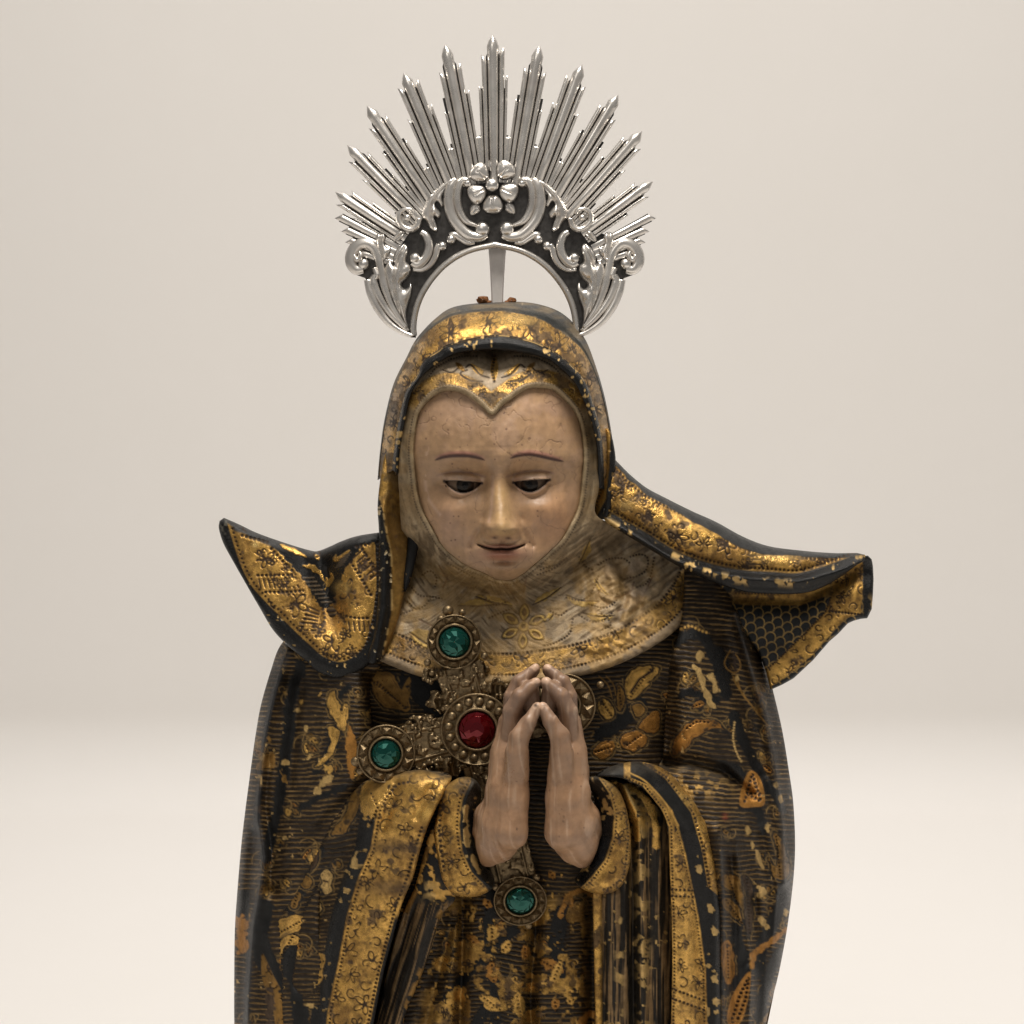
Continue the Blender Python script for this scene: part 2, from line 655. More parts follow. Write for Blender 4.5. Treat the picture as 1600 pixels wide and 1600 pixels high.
def lined(p, m, spacing=8.0, slope=0.0, seed=0, ink=1.0, ground=BRN):
    """dark paint scratched through to the gold in fine parallel lines"""
    i = np.nonzero(m > 0.01)[0]
    if len(i) == 0:
        return
    x, y = p.x[i], p.y[i]
    p.put(m[i], ground, 0.0, 0.42, 0.0, i)
    sl = slope(x, y) if callable(slope) else slope * x
    c = (y + sl + (fbm(x, y, 80, 2, seed) - 0.5) * 16) / spacing + (fbm(x, y, 11, 2, seed + 2) - 0.5) * 0.3
    tri = np.abs((c % 1.0) - 0.5) * 2           # 0 on the line
    ln = np.clip((0.36 - tri) / 0.28, 0, 1)
    st = sstep(0.25, 0.62, fbm(x, y, 26, 3, seed + 5)) * 0.75 + 0.22
    p.put(ln * st * m[i] * ink, (0.34, 0.215, 0.085), 0.50, 0.42, 0.0, i)
    p.dz[i] += (-1.1 * ln + 0.35) * m[i]


def chips(p, m, seed=0, dens=0.70, size=9, c=PALEG):
    i = np.nonzero(m > 0.01)[0]
    if len(i) == 0:
        return
    f = fbm(p.x[i], p.y[i], size, 2, seed) * 0.7 + 0.3 * fbm(p.x[i], p.y[i], 45, 2, seed + 4)
    k = sstep(dens + 0.05, dens + 0.07, f) * m[i]
    p.put(k, c, 0.35, 0.4, -0.8, i)


def dusk(p, amt=0.5, seed=0):
    """dry dust and hand grease: uneven gloss"""
    f = fbm(p.x, p.y, 50, 4, 60 + seed)
    p.rgh += (f - 0.5) * amt


def engrave(p, m, seed=0, n=40, rmin=10, rmax=17, box=None, ink=INK):
    """small stamped flowers and curls on the gilding"""
    i = np.nonzero(m > 0.5)[0]
    if len(i) == 0:
        return
    R = np.random.RandomState(seed)
    put = []
    for k in range(n * 6):
        j = i[R.randint(len(i))]
        cx, cy = p.x[j], p.y[j]
        r = R.uniform(rmin, rmax)
        if any((cx - a) ** 2 + (cy - b) ** 2 < (r + c) ** 2 * 0.75 for a, b, c in put):
            continue
        put.append((cx, cy, r))
        u = R.rand()
        if u < 0.55:
            p.flower(cx, cy, r, R.choice([4, 5, 5, 6]), R.uniform(0, 6), ink, 0.9, mask=m)
        else:
            a0 = R.uniform(0, 6.28)
            t = np.linspace(0, R.uniform(2.5, 5.0), 14)
            rr = r * (0.75 - 0.1 * t)
            sp = np.stack([cx + rr * np.cos(a0 + t), cy + rr * np.sin(a0 + t)], 1)
            p.stroke(sp, 1.0, ink, 0.1, 0.55, -1.0, mask=m)
        if len(put) >= n:
            break


def leafmotif(p, pts, c=None, vein=True, seed=0, wear=0.28):
    q = spline(pts, 6, True)
    i = p.near(q, 12)
    if len(i) == 0:
        return
    cc = np.asarray(GOLD1 if c is None else c)
    x, y = p.x[i], p.y[i]
    d, _, _ = sd_poly(x, y, q)
    d = d + (fbm(x, y, 9, 3, seed + 3) - 0.5) * 6
    p.put(np.clip(0.5 - (d - 5) / 3, 0, 1) * 0.7, BLK, 0.0, 0.4, 0.2, i)
    p.put(np.exp(-((d - 3.6) / 0.9) ** 2) * sstep(0.35, 0.5, fbm(x, y, 12, 2, seed)) * 0.8, (0.30, 0.19, 0.07), 0.5, 0.4, 0.0, i)
    k = fbm(x, y, 13, 3, seed + 5)
    tone = cc * (0.55 + 0.9 * k)[:, None]
    m = np.clip(0.5 - d / 1.5, 0, 1) * (1 - 0.85 * sstep(wear + 0.08, wear - 0.04, fbm(x, y, 11, 3, seed)))
    p.put(m, tone, 0.6, 0.34, 0.6, i)
    p.put(np.exp(-((d + 3.5) / 1.0) ** 2) * 0.5 * (fbm(x, y, 6, 2, seed + 9) > 0.45), INK, 0.1, 0.5, -0.6, i)
    if vein:
        ctr = q.mean(0)
        far = q[np.argmax(((q - ctr) ** 2).sum(1))]
        a = ctr + (far - ctr) * 0.85; b = ctr - (far - ctr) * 0.75
        p.dots([a, ctr, b], 5.2, 1.5, INK)


def teardrop(a, b, w, bend=0.0):
    a = np.array(a, float); b = np.array(b, float)
    t = b - a; L = np.hypot(*t); t /= L; n = np.array([-t[1], t[0]])
    pr = [(0, 0), (0.22, 0.75), (0.5, 1.0), (0.78, 0.72), (1, 0), (0.78, -0.72), (0.5, -1.0), (0.22, -0.75)]
    return [tuple(a + t * L * u + n * (v * w + bend * math.sin(u * math.pi))) for u, v in pr]


def foliage(p, m, n, seed, rmin=10, rmax=20):
    """small acanthus sprays: curled leaves with punched veins and hair-line stems"""
    R = np.random.RandomState(seed)
    i = np.nonzero(m > 0.5)[0]
    put = []
    for k in range(n * 5):
        j = i[R.randint(len(i))]
        cx, cy = p.x[j], p.y[j]
        r = R.uniform(rmin, rmax)
        if any((cx - a) ** 2 + (cy - b) ** 2 < (r + c) ** 2 for a, b, c in put):
            continue
        put.append((cx, cy, r))
        a0 = R.uniform(0, 6.28)
        nl = R.randint(2, 5)
        for q in range(nl):
            a = a0 + (q - nl / 2) * 0.75 + R.uniform(-0.1, 0.1)
            L = r * R.uniform(0.9, 1.5)
            b0 = (cx + 2 * math.cos(a), cy + 2 * math.sin(a)); b1 = (cx + L * math.cos(a), cy + L * math.sin(a))
            leafmotif(p, teardrop(b0, b1, r * R.uniform(0.20, 0.34), R.uniform(-3, 3)), [GOLD1, GOLD2, ORANGE, GOLD2][R.randint(4)], R.rand() < 0.7, R.randint(50), 0.30)
        t = np.linspace(0, 3.6, 16)
        rr = r * (1.3 - 0.25 * t)
        p.stroke(np.stack([cx + rr * np.cos(a0 + 2.2 + t), cy + rr * np.sin(a0 + 2.2 + t)], 1), 0.8, (0.30, 0.19, 0.07), 0.5, 0.4)
        if len(put) >= n:
            break


# ---- robe core: closed body behind all the front drapery, down to the plinth
def core_paint(p):
    lined(p, np.ones(len(p.x)), 9, 0.02, 3)
    dusk(p, 0.3)


def build_core():
    ys = np.concatenate([np.linspace(850, 1640, 60), np.linspace(1660, 2460, 30)])
    th = np.linspace(0, 2 * math.pi, 97)[:-1]
    rows = []
    for y in ys:
        l = interp(y, SL) + 10; r = interp(y, SR) - 10; b = float(interp(y, BD))
        if y < 960:
            k = (y - 850) / 110; l = lerp(660, l, math.sin(k * math.pi / 2)); r = lerp(930, r, math.sin(k * math.pi / 2)); b *= 0.4 + 0.6 * k
        low = sstep(1640, 1900, y)
        c = (l + r) / 2; h = (r - l) / 2
        ff = b * (0.55 + 0.42 * low)
        wob = 1 + 0.03 * np.sin(th * 9 + y * 0.002) * (0.3 + low)
        rows.append(np.stack([c + h * np.cos(th) * wob, np.full(len(th), y), np.where(np.sin(th) > 0, ff, b * 0.95) * np.sin(th) * wob], 1))
    R = np.array(rows)
    top = np.repeat(R[:1].mean(1, keepdims=True), R.shape[1], 1); bot = np.repeat(R[-1:].mean(1, keepdims=True), R.shape[1], 1)
    R = np.concatenate([top, R, bot])
    loft("robe", R, M_PAINT, STATUE, core_paint, closed=True, flip=False)
    # plinth
    ang = np.linspace(0, 2 * math.pi, 49)[:-1]
    c = W(785, 2400, 0)
    rows = []
    for r, z in ((0.0, 0.001), (0.115, 0.001), (0.118, 0.006), (0.112, 0.016), (0.104, 0.020), (0.108, 0.030), (0.0, 0.030)):
        rows.append(np.stack([c[0] + r * np.cos(ang), 0 + r * 0.75 * np.sin(ang), np.full(48, z)], 1))
    V = np.array(rows); n = V.shape[1]
    idx = np.arange(V.size // 3).reshape(V.shape[:2]); idx = np.concatenate([idx, idx[:, :1]], 1)
    q = np.stack([idx[:-1, :-1].ravel(), idx[:-1, 1:].ravel(), idx[1:, 1:].ravel(), idx[1:, :-1].ravel()], 1)
    nv = V.size // 3
    add_mesh("plinth", V.reshape(-1, 3), [q], M_PAINT, STATUE, np.tile((*BOLE, 0.1), (nv, 1)), np.full(nv, 0.5))


build_core()

# ---- tunic: chest and the centre front
TUNIC = [(560, 1010), (600, 985), (800, 960), (1060, 960), (1100, 990), (1075, 1100), (1070, 1215), (1010, 1260), (990, 1400), (985, 1680),
         (600, 1680), (620, 1440), (640, 1300), (600, 1240), (560, 1200)]


def tunic_d(x, y, sd):
    d = torso(x, y) - 22
    d = d - 34 * sstep(1050, 1180, y) * (gauss(x, y * 0, 605, 0, 30, 1e9) + gauss(x, y * 0, 1045, 0, 24, 1e9)) * sstep(1290, 1200, y)
    low = sstep(1330, 1420, y)
    d = d + low * (12 * np.exp(-((x - 762) / 24) ** 2) - 26 * np.exp(-((x - 722 + (y - 1500) * 0.03) / 9) ** 2)
                   - 30 * np.exp(-((x - 833 + 4 * np.sin(y / 40)) / 9) ** 2) + 10 * np.exp(-((x - 800) / 18) ** 2)
                   + 10 * np.exp(-((x - 880) / 36) ** 2) - 18 * np.exp(-((x - 925) / 10) ** 2)
                   - 16 * np.exp(-((x - 690 + (y - 1500) * 0.25) / 12) ** 2))
    return d


def tunic_p(p):
    x, y = p.x, p.y
    one = np.ones(len(x))
    lined(p, one, 7.0, lambda a, b: 2 * np.sin(a / 38.0), 21, ink=0.8)
    foliage(p, one * (y > 1380), 14, 8)
    foliage(p, one * (y < 1200) * (x > 920), 4, 9)
    # plain dark stems between the motifs
    for pts, w in (([(770, 1350), (764, 1480), (775, 1560), (770, 1670)], 9), ([(700, 1560), (760, 1490), (820, 1440)], 8),
                   ([(880, 1420), (870, 1480), (890, 1530)], 12), ([(735, 1670), (750, 1590), (790, 1560)], 10),
                   ([(650, 1060), (680, 1090), (720, 1110)], 26), ([(1000, 1100), (980, 1120), (940, 1150)], 12)):
        p.stroke(spline(pts, 8), w, BLK, 0, 0.38, 0.4, brk=0.2)
    # leaf high on the left of the chest
    q = Zm(540, 900, 3.81, [(105, 640), (130, 585), (200, 565), (280, 590), (320, 650), (385, 760), (370, 805), (290, 795), (220, 770), (170, 700), (150, 640), (120, 655)])
    leafmotif(p, q, GOLD2, True, 2)
    p.poly(spline(teardrop((628, 1108), (640, 1058), 7), 5, True), GOLD2, 0.55, 0.4, 0.4, wear=0.25, seed=6)
    p.dots(spline([(590, 1066), (610, 1085), (632, 1105)], 6), 6, 1.7, INK)
    # flower spray on the right of the chest
    leafmotif(p, Zm(880, 960, 4.444, [(440, 560), (430, 470), (500, 380), (600, 355), (660, 375), (640, 430), (560, 480), (600, 480), (540, 540), (470, 590)]), GOLD1, True, 4)
    p.stroke(Zm(880, 960, 4.444, [(470, 540), (530, 450), (620, 390)]), 2.0, INK)
    leafmotif(p, Zm(880, 960, 4.444, [(250, 610), (300, 590), (350, 650), (350, 700), (310, 720), (260, 680)]), GOLD1, True, 5)
    leafmotif(p, Zm(880, 960, 4.444, [(380, 500), (420, 540), (420, 620), (390, 670), (375, 620)]), GOLD2, True, 6)
    leafmotif(p, Zm(880, 960, 4.444, [(400, 860), (480, 810), (560, 810), (580, 890), (500, 950), (430, 930)]), ORANGE, True, 7)
    leafmotif(p, Zm(880, 960, 4.444, [(210, 950), (280, 880), (350, 890), (340, 970), (260, 1000)]), ORANGE, True, 8)
    leafmotif(p, Zm(880, 960, 4.444, [(520, 780), (600, 700), (660, 680), (660, 800), (600, 820)]), ORANGE, False, 9)
    leafmotif(p, Zm(880, 960, 4.444, [(480, 640), (540, 620), (560, 680), (510, 710)]), GOLD2, False, 10)
    for k, pts in enumerate(([(250, 430), (310, 490), (340, 580)], [(300, 430), (350, 490), (365, 560)], [(370, 640), (400, 650), (420, 620)])):
        p.stroke(spline(Zm(880, 960, 4.444, pts), 6), 0.9, GOLD2, 0.4, 0.4)
    # motifs low on the front
    for k, (a, b, w, c) in enumerate((((770, 1475), (768, 1445), 9, GOLD1), ((757, 1488), (730, 1462), 8, ORANGE), ((782, 1488), (800, 1470), 8, GOLD1),
                                      ((768, 1502), (772, 1535), 10, ORANGE), ((745, 1490), (715, 1508), 9, ORANGE), ((742, 1415), (735, 1428), 6, GOLD1),
                                      ((760, 1420), (763, 1405), 8, ORANGE), ((825, 1470), (818, 1440), 7, GOLD2), ((822, 1500), (820, 1478), 7, ORANGE),
                                      ((845, 1500), (880, 1520), 9, ORANGE), ((862, 1540), (878, 1498), 8, GOLD1), ((905, 1530), (890, 1550), 11, GOLD1),
                                      ((866, 1560), (870, 1578), 7, ORANGE), ((885, 1566), (900, 1560), 6, GOLD1), ((715, 1540), (710, 1590), 14, GOLD1),
                                      ((752, 1556), (785, 1580), 11, GOLD1), ((805, 1545), (815, 1590), 10, GOLD1), ((895, 1418), (880, 1395), 7, ORANGE),
                                      ((730, 1560), (722, 1600), 10, GOLD2), ((770, 1600), (760, 1640), 12, GOLD1), ((862, 1610), (880, 1640), 12, GOLD1),
                                      ((712, 1470), (720, 1430), 5, GOLD2), ((866, 1373), (860, 1363), 6, ORANGE))):
        p.poly(spline(teardrop(a, b, w), 5, True), c, 0.55, 0.4, 0.4, wear=0.24, rough=4, seed=k)
        p.dots([a, b], 6, 1.4, INK, mask=None)
    p.stroke(spline([(875, 1430), (890, 1400), (915, 1392), (925, 1400)], 8), 4, ORANGE, 0.5, 0.42, 0.3, brk=0.25)
    p.stroke(spline([(905, 1610), (918, 1585), (940, 1590)], 8), 6, ORANGE, 0.5, 0.42, 0.3)
    gp = sstep(0.53, 0.57, fbm(x, y, 26, 3, 18) * 0.75 + 0.25 * fbm(x, y, 7, 2, 4)) * sstep(1380, 1440, y) * sstep(640, 690, x) * sstep(930, 900, x)
    gild(p, gp * 0.9, 12, 0.9, 0.42, 0.32)
    engrave(p, gp, 19, 26, 6, 10)
    chips(p, (y > 1340) * one, 15, 0.70, 7, GOLD1)
    dusk(p, 0.35, 2)


layer("tunic", TUNIC, tunic_d, tunic_p, M_PAINT, STATUE, step=1.6, edge=4, skirt=40)

# ---- mantle, falling over the upper arm on the left of the picture
MANT_L = spline([(500, 950), (455, 990), (436, 1012), (424, 1045), (408, 1100), (399, 1150), (392, 1200), (384, 1260), (377, 1320), (371, 1390), (367, 1450), (366, 1520),
                 (366, 1600), (368, 1680), (480, 1690), (520, 1600), (500, 1440), (520, 1300), (578, 1238), (586, 1190), (580, 1120), (578, 1070), (600, 1030), (596, 990), (560, 950)], 6, True)


def mant_l_d(x, y, sd):
    d = torso(x, y) + 10
    d = d + fold(x, y, [(450, 1020), (428, 1080), (413, 1150), (404, 1240), (402, 1270), (412, 1340), (405, 1400), (396, 1450), (388, 1560), (386, 1680)], 13, 17)
    d = d - fold(x, y, [(456, 1060), (452, 1120), (440, 1200), (432, 1300), (430, 1390)], 16, 15)
    d = d - fold(x, y, [(398, 1300), (388, 1400), (378, 1500), (374, 1680)], 8, 10)
    d = d + fold(x, y, [(545, 1060), (548, 1140), (530, 1220), (480, 1310), (440, 1380)], 34, 16)
    d = d + fold(x, y, [(420, 1460), (428, 1540), (430, 1680)], 16, 10)
    d = d + fold(x, y, [(450, 1010), (430, 1080), (415, 1150), (405, 1240), (403, 1280), (412, 1340), (405, 1400), (396, 1450), (388, 1560), (386, 1680)], 4, 6, True)
    d = d - fold(x, y, [(420, 1180), (414, 1260), (424, 1330), (420, 1390)], 6, 9) - fold(x, y, [(470, 1080), (462, 1150), (455, 1230)], 6, 7)
    d = d + fold(x, y, [(500, 1080), (505, 1150), (490, 1220), (455, 1300)], 10, 7)
    d = d - fold(x, y, [(570, 1225), (520, 1268), (470, 1330), (425, 1392)], 9, 9)
    d = d - fold(x, y, [(580, 1060), (584, 1150), (580, 1220)], 12, 30)
    return d


def dark_blank(p, pts, w, brk=0.0):
    p.stroke(spline(pts, 8), w * 0.72, BLK, 0.0, 0.36, 0.5, sm=3, brk=brk)


def mant_l_p(p):
    x, y = p.x, p.y
    one = np.ones(len(x))
    lined(p, one, 7.8, lambda a, b: -0.02 * a + 6 * np.sin(b / 90.0), 33)
    foliage(p, one * (x > 385), 30, 3, 8, 17)
    dark_blank(p, [(470, 1040), (455, 1090), (452, 1140), (446, 1180), (438, 1240), (425, 1300), (415, 1340)], 13)
    dark_blank(p, [(440, 1050), (424, 1100), (410, 1170)], 5)
    dark_blank(p, [(530, 1140), (512, 1180), (492, 1205)], 9)
    dark_blank(p, [(520, 1100), (545, 1070)], 6)
    dark_blank(p, [(405, 1240), (398, 1300)], 8)
    dark_blank(p, [(380, 1400), (376, 1440)], 16)
    dark_blank(p, [(412, 1420), (405, 1470), (425, 1520), (450, 1570), (470, 1680)], 22)
    dark_blank(p, [(396, 1430), (388, 1500), (384, 1600)], 6)
    dark_blank(p, [(470, 1262), (500, 1245), (540, 1230)], 7)
    leafmotif(p, Zm(360, 1000, 6.154, [(1000, 490), (950, 540), (930, 620), (960, 700), (1020, 780), (1050, 850), (1100, 870), (1120, 780), (1130, 640), (1100, 620), (1070, 680), (1040, 600), (1010, 560)]), GOLD1, False, 3)
    leafmotif(p, Zm(360, 1000, 6.154, [(950, 840), (1050, 870), (1020, 980), (960, 1120), (860, 1210), (810, 1215), (900, 1120), (970, 980), (940, 900)]), GOLD1, False, 5)
    p.poly(Zm(360, 1000, 6.154, [(270, 1100), (430, 1090), (440, 1230), (260, 1250)]), GOLD2, 0.5, 0.4, 0.3, wear=0.2, rough=5, seed=4)
    for a, b, w, c in (((548, 1140), (550, 1215), 9, ORANGE), ((500, 1225), (522, 1212), 7, PALEG), ((492, 1240), (503, 1228), 5, PALEG), ((443, 1187), (450, 1196), 6, PALEG),
                       ((464, 1104), (464, 1114), 4, PALEG), ((476, 1139), (481, 1138), 3, PALEG), ((498, 1087), (503, 1081), 2.5, GOLD1), ((470, 1100), (473, 1092), 2, GOLD1),
                       ((422, 1160), (420, 1150), 3, GOLD2), ((505, 1200), (513, 1198), 4, GOLD1), ((437, 1203), (450, 1226), 3, GOLD2), ((402, 1270), (406, 1262), 8, BOLE)):
        p.poly(spline(teardrop(a, b, w), 5, True), c, 0.5, 0.4, 0.2, rough=4, seed=int(a[0]))
    p.poly([(369, 1432), (387, 1432), (386, 1490), (368, 1490)], ORANGE, 0.4, 0.45, 0.2, rough=7, seed=3)
    p.poly(spline([(410, 1490), (425, 1520), (445, 1560), (462, 1620), (468, 1690), (440, 1690), (432, 1620), (425, 1570), (410, 1530)], 5, True), GOLD2, 0.6, 0.4, 0.3, wear=0.2, seed=8)
    p.poly(spline([(415, 1545), (430, 1560), (432, 1640), (415, 1640)], 5, True), BOLE, 0.3, 0.5, 0, wear=0.4, rough=8, seed=9)
    engrave(p, ((x > 405) & (x < 470) & (y > 1490) & (p.met > 0.4)) * 1.0, 5, 10, 7, 11)
    chips(p, one, 41, 0.725, 7)
    dusk(p, 0.35, 3)
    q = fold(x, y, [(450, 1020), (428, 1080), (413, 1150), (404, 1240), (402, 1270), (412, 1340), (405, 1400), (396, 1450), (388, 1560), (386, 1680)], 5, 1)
    p.put(q * 0.55, (0.05, 0.05, 0.052), 0, 0.35)  # highlight along the fold crest, painted as a paler line


layer("mantle", MANT_L, mant_l_d, mant_l_p, M_PAINT, STATUE, step=1.6, edge=10, skirt=60)

# ---- wide sleeve on the left
SLV_L_TOP = [(424, 1394), (470, 1334), (520, 1268), (558, 1228), (600, 1210), (640, 1203), (680, 1205), (705, 1212)]
SLV_L = spline(SLV_L_TOP + [(698, 1232), (682, 1262), (668, 1293), (657, 1327), (646, 1369), (629, 1411), (613, 1469), (600, 1518), (584, 1600), (572, 1680),
                            (450, 1690), (440, 1600), (428, 1500), (420, 1430)], 6, True)
GL_L = [(610, 1230), (598, 1248), (589, 1267), (579, 1327), (558, 1377), (542, 1432), (529, 1503), (512, 1581), (500, 1690)]   # left edge of gold
GL_R = [(705, 1212), (682, 1262), (668, 1293), (657, 1327), (646, 1369), (629, 1411), (613, 1469), (600, 1518), (584, 1600), (572, 1680)]


def slv_l_base(x, y):
    g = interp(y, [(1190, 1.0), (1300, 0.85), (1450, 0.5), (1700, 0.3)])
    return torso(x, y) + 92 * sstep(430, 700, x) * g + 6


def slv_l_d(x, y, sd):
    d = slv_l_base(x, y)
    e, _, _ = sd_path(x, y, spline(SLV_L_TOP, 6))
    d = d - rnd(e, 46) * 1.1
    d = d + fold(x, y, [(585, 1262), (562, 1330), (530, 1420), (508, 1520), (495, 1680)], 16, 13)
    d = d - fold(x, y, [(555, 1300), (520, 1370), (490, 1440), (470, 1530)], 20, 12)
    d = d + fold(x, y, [(520, 1290), (480, 1360), (455, 1430), (448, 1540), (455, 1680)], 20, 12)
    d = d + fold(x, y, [(650, 1225), (632, 1300), (605, 1400), (575, 1520), (550, 1680)], 34, 10)
    d = d - fold(x, y, [(620, 1226), (600, 1290)], 7, 7)
    d = d - fold(x, y, [(672, 1232), (650, 1275)], 8, 7)
    d = d - fold(x, y, [(498, 1500), (500, 1600), (490, 1690)], 10, 10)
    return d


def slv_l_p(p):
    x, y = p.x, p.y
    one = np.ones(len(x))
    lined(p, one, 7.2, lambda a, b: 0.12 * (a - 480) + 4 * np.sin(b / 60.0), 51)
    foliage(p, one * (x < 540), 6, 12, 8, 14)
    gl = interp(y, [(b, a) for a, b in GL_L]); dgl = x - gl
    top = sstep(1205, 1236, y)
    # dark border and gold band
    p.put(sstep(-27, -24, dgl) * sstep(1262, 1282, y), BLK, 0.0, 0.34, 0.8)
    gm = sstep(-1.5, 1.5, dgl) * sstep(1206, 1216, y + (fbm(x, y, 20, 2, 4) - 0.5) * 18)
    gild(p, gm, 7, 1.05, 0.33)
    e, _, _ = sd_path(x, y, GL_R)
    p.put(sstep(8, 6, e) * sstep(1420, 1440, y) * sstep(1.5, 0, e - 5), BLK, 0, 0.4)
    engrave(p, gm * (e > 8) * (dgl > 6), 14, 46, 11, 19)
    p.dots([(a + 5, b) for a, b in GL_L], 6.0, 1.7, INK)
    p.dots([(a - 9, b) for a, b in GL_R[2:]], 6.5, 2.2, INK)
    p.dots(spline([(609, 1240), (622, 1226), (640, 1222)], 8), 7, 2.6, INK)
    for yy in (1325, 1388):
        p.put(gauss(x, y, 620, yy, 60, 12) * gm * 0.75, BOLE, 0.2, 0.55, -0.4)
    # glint on the top of the fold, painted into the gold
    p.put(gm * gauss(x, y, 662, 1270, 18, 12) * 0.9, (0.80, 0.50, 0.14), 0.85, 0.24)
    # chips on the dark border
    p.poly(spline([(552, 1340), (558, 1332), (556, 1350), (566, 1352), (556, 1358), (548, 1352)], 4, True), PALEG, 0.3, 0.4, -1, rough=3)
    p.poly([(537, 1386), (546, 1390), (545, 1397), (538, 1395)], PALEG, 0.3, 0.4, -1, rough=3)
    chips(p, sstep(-27, -24, dgl) * sstep(0, -4, dgl) * one, 44, 0.67, 8)
    # diagonal gold leaf and highlights near the elbow fold
    leafmotif(p, Zm(500, 1180, 3.811, [(190, 210), (240, 200), (230, 320), (150, 450), (130, 470), (70, 470), (110, 410), (160, 330)]), GOLD2, False, 3)
    p.poly(Zm(500, 1180, 3.811, [(260, 210), (320, 190), (340, 240), (290, 280), (250, 260)]), GOLD1, 0.8, 0.26, 0.4, rough=3)
    p.poly(Zm(500, 1180, 3.811, [(105, 275), (130, 258), (145, 280), (120, 300)]), PALEG, 0.7, 0.3, 0.4)
    q = spline([(566, 1232), (590, 1214), (622, 1210), (606, 1236), (592, 1262), (576, 1290), (566, 1270)], 5, True)
    p.poly(q, GOLD1, 0.7, 0.28, 0.6, wear=0.34, rough=4, seed=12)
    p.dots([(580, 1240), (590, 1262), (580, 1285)], 6, 1.8, INK)
    # scattered buds, trio of leaves and the vase
    for pts in ([(485, 1262), (478, 1280), (476, 1300)], [(455, 1560), (446, 1500), (440, 1470)]):
        pass
    dark_blank(p, [(500, 1330), (480, 1350), (470, 1390), (455, 1420)], 12, 0.1)
    dark_blank(p, [(428, 1480), (450, 1500), (465, 1540), (470, 1600), (478, 1690)], 18)
    dark_blank(p, [(458, 1482), (450, 1520)], 14)
    Q = lambda pts: Zm(350, 1240, 4.444, pts)
    leafmotif(p, Q([(560, 460), (600, 390), (645, 400), (640, 480), (590, 545), (560, 520)]), BOLE, True, 1)
    leafmotif(p, Q([(525, 600), (570, 565), (605, 600), (595, 650), (545, 655)]), GOLD2, False, 2)
    leafmotif(p, Q([(670, 560), (710, 530), (750, 560), (745, 640), (745, 680), (700, 700), (675, 650), (685, 610)]), PALEG, False, 3, 0.2)
    p.stroke(Q([(690, 605), (720, 612)]), 1.2, INK)
    leafmotif(p, Q([(465, 740), (500, 690), (530, 710), (510, 780), (475, 790)]), GOLD2, True, 4)
    leafmotif(p, Q([(640, 740), (660, 750), (680, 800), (655, 830), (635, 800)]), PALEG, False, 5)
    leafmotif(p, Q([(280, 850), (320, 795), (350, 820), (340, 930), (330, 1010), (290, 950)]), GOLD1, True, 6, 0.2)
    leafmotif(p, Q([(335, 1020), (350, 920), (420, 860), (520, 845), (565, 880), (520, 950), (420, 990), (360, 1040)]), GOLD1, True, 7, 0.2)
    leafmotif(p, Q([(380, 1060), (420, 1000), (500, 985), (530, 1010), (500, 1050), (420, 1055), (395, 1130)]), GOLD1, True, 8, 0.2)
    q = spline(Q([(510, 1180), (540, 1125), (620, 1110), (700, 1125), (690, 1230), (660, 1320), (560, 1325), (520, 1250)]), 5, True)
    p.poly(q, GOLD1, 0.6, 0.38, 0.5, wear=0.2, rough=3, seed=3)
    for yy in (1175, 1225, 1282):
        p.dots(Q([(550, yy + 15), (690, yy - 10)]), 5.5, 2.0, INK)
    lined(p, (np.abs(x - 487) < 14) * sstep(1538, 1541, y) * sstep(1572, 1569, y), 5, 0, 3)
    p.poly(Q([(540, 1470), (620, 1450), (645, 1490), (590, 1480)]), PALEG, 0.5, 0.4, 0.3, rough=4)
    chips(p, one * (dgl < -25), 47, 0.72, 8)
    # dust lying on the top of the sleeve
    et, _, _ = sd_path(x, y, spline(SLV_L_TOP, 6))
    dust = sstep(30, 6, et + (fbm(x, y, 14, 3, 9) - 0.5) * 20) * sstep(560, 600, x)
    p.put(dust * (0.25 + 0.5 * fbm(x, y, 9, 3, 77)), (0.075, 0.058, 0.038), 0.1, 0.75)
    dusk(p, 0.22, 4)


layer("sleeve", SLV_L, slv_l_d, slv_l_p, M_PAINT, STATUE, step=1.5, edge=7, skirt=70)

# ---- lining seen inside the left sleeve
LIN_L = spline([(684, 1280), (668, 1310), (650, 1380), (625, 1440), (600, 1540), (575, 1690), (610, 1690), (632, 1590), (650, 1545), (672, 1488), (690, 1430), (712, 1400), (700, 1330)], 6, True)


def grain(p, m, ang, seed=0, sp=4.2):
    c, s_ = math.cos(ang), math.sin(ang)
    u = p.x * c + p.y * s_; v = -p.x * s_ + p.y * c
    f = 0.5 * vnoise(u / sp + (fbm(p.x, p.y, 60, 2, seed) - 0.5) * 1.2, v / 120.0, seed) + 0.5 * vnoise(u / sp * 1.9 + 7, v / 60.0, seed + 3)
    ln = np.clip((f - 0.55) / 0.10, 0, 1)
    p.put(m, (0.018, 0.0145, 0.011), 0.0, 0.45)
    p.put(ln * m * 0.8, (0.27, 0.17, 0.08), 0.3, 0.45)
    p.dz += (f - 0.5) * 2.6 * m


def lin_l_d(x, y, sd):
    return slv_l_base(x, y) - 34 + 9 * np.sin((x + (y - 1300) * 0.29) / 11.0) * sstep(1400, 1440, y)


def lin_l_p(p):
    one = np.ones(len(p.x))
    grain(p, one, 0.29, 3)
    up = sstep(1418, 1405, p.y)
    p.put(up, BLK, 0, 0.42)
    chips(p, up, 52, 0.50, 9, GOLD1)
    p.put(up * gauss(p.x, p.y, 672, 1392, 12, 14) * sstep(0.4, 0.5, fbm(p.x, p.y, 9, 2, 3)), PALEG, 0.5, 0.4)
    chips(p, sstep(10, 4, -p.sd) * (p.x > 630), 54, 0.5, 9, GOLD2)


layer("sleeve_lining", LIN_L, lin_l_d, lin_l_p, M_PAINT, STATUE, step=1.6, edge=5, skirt=40)

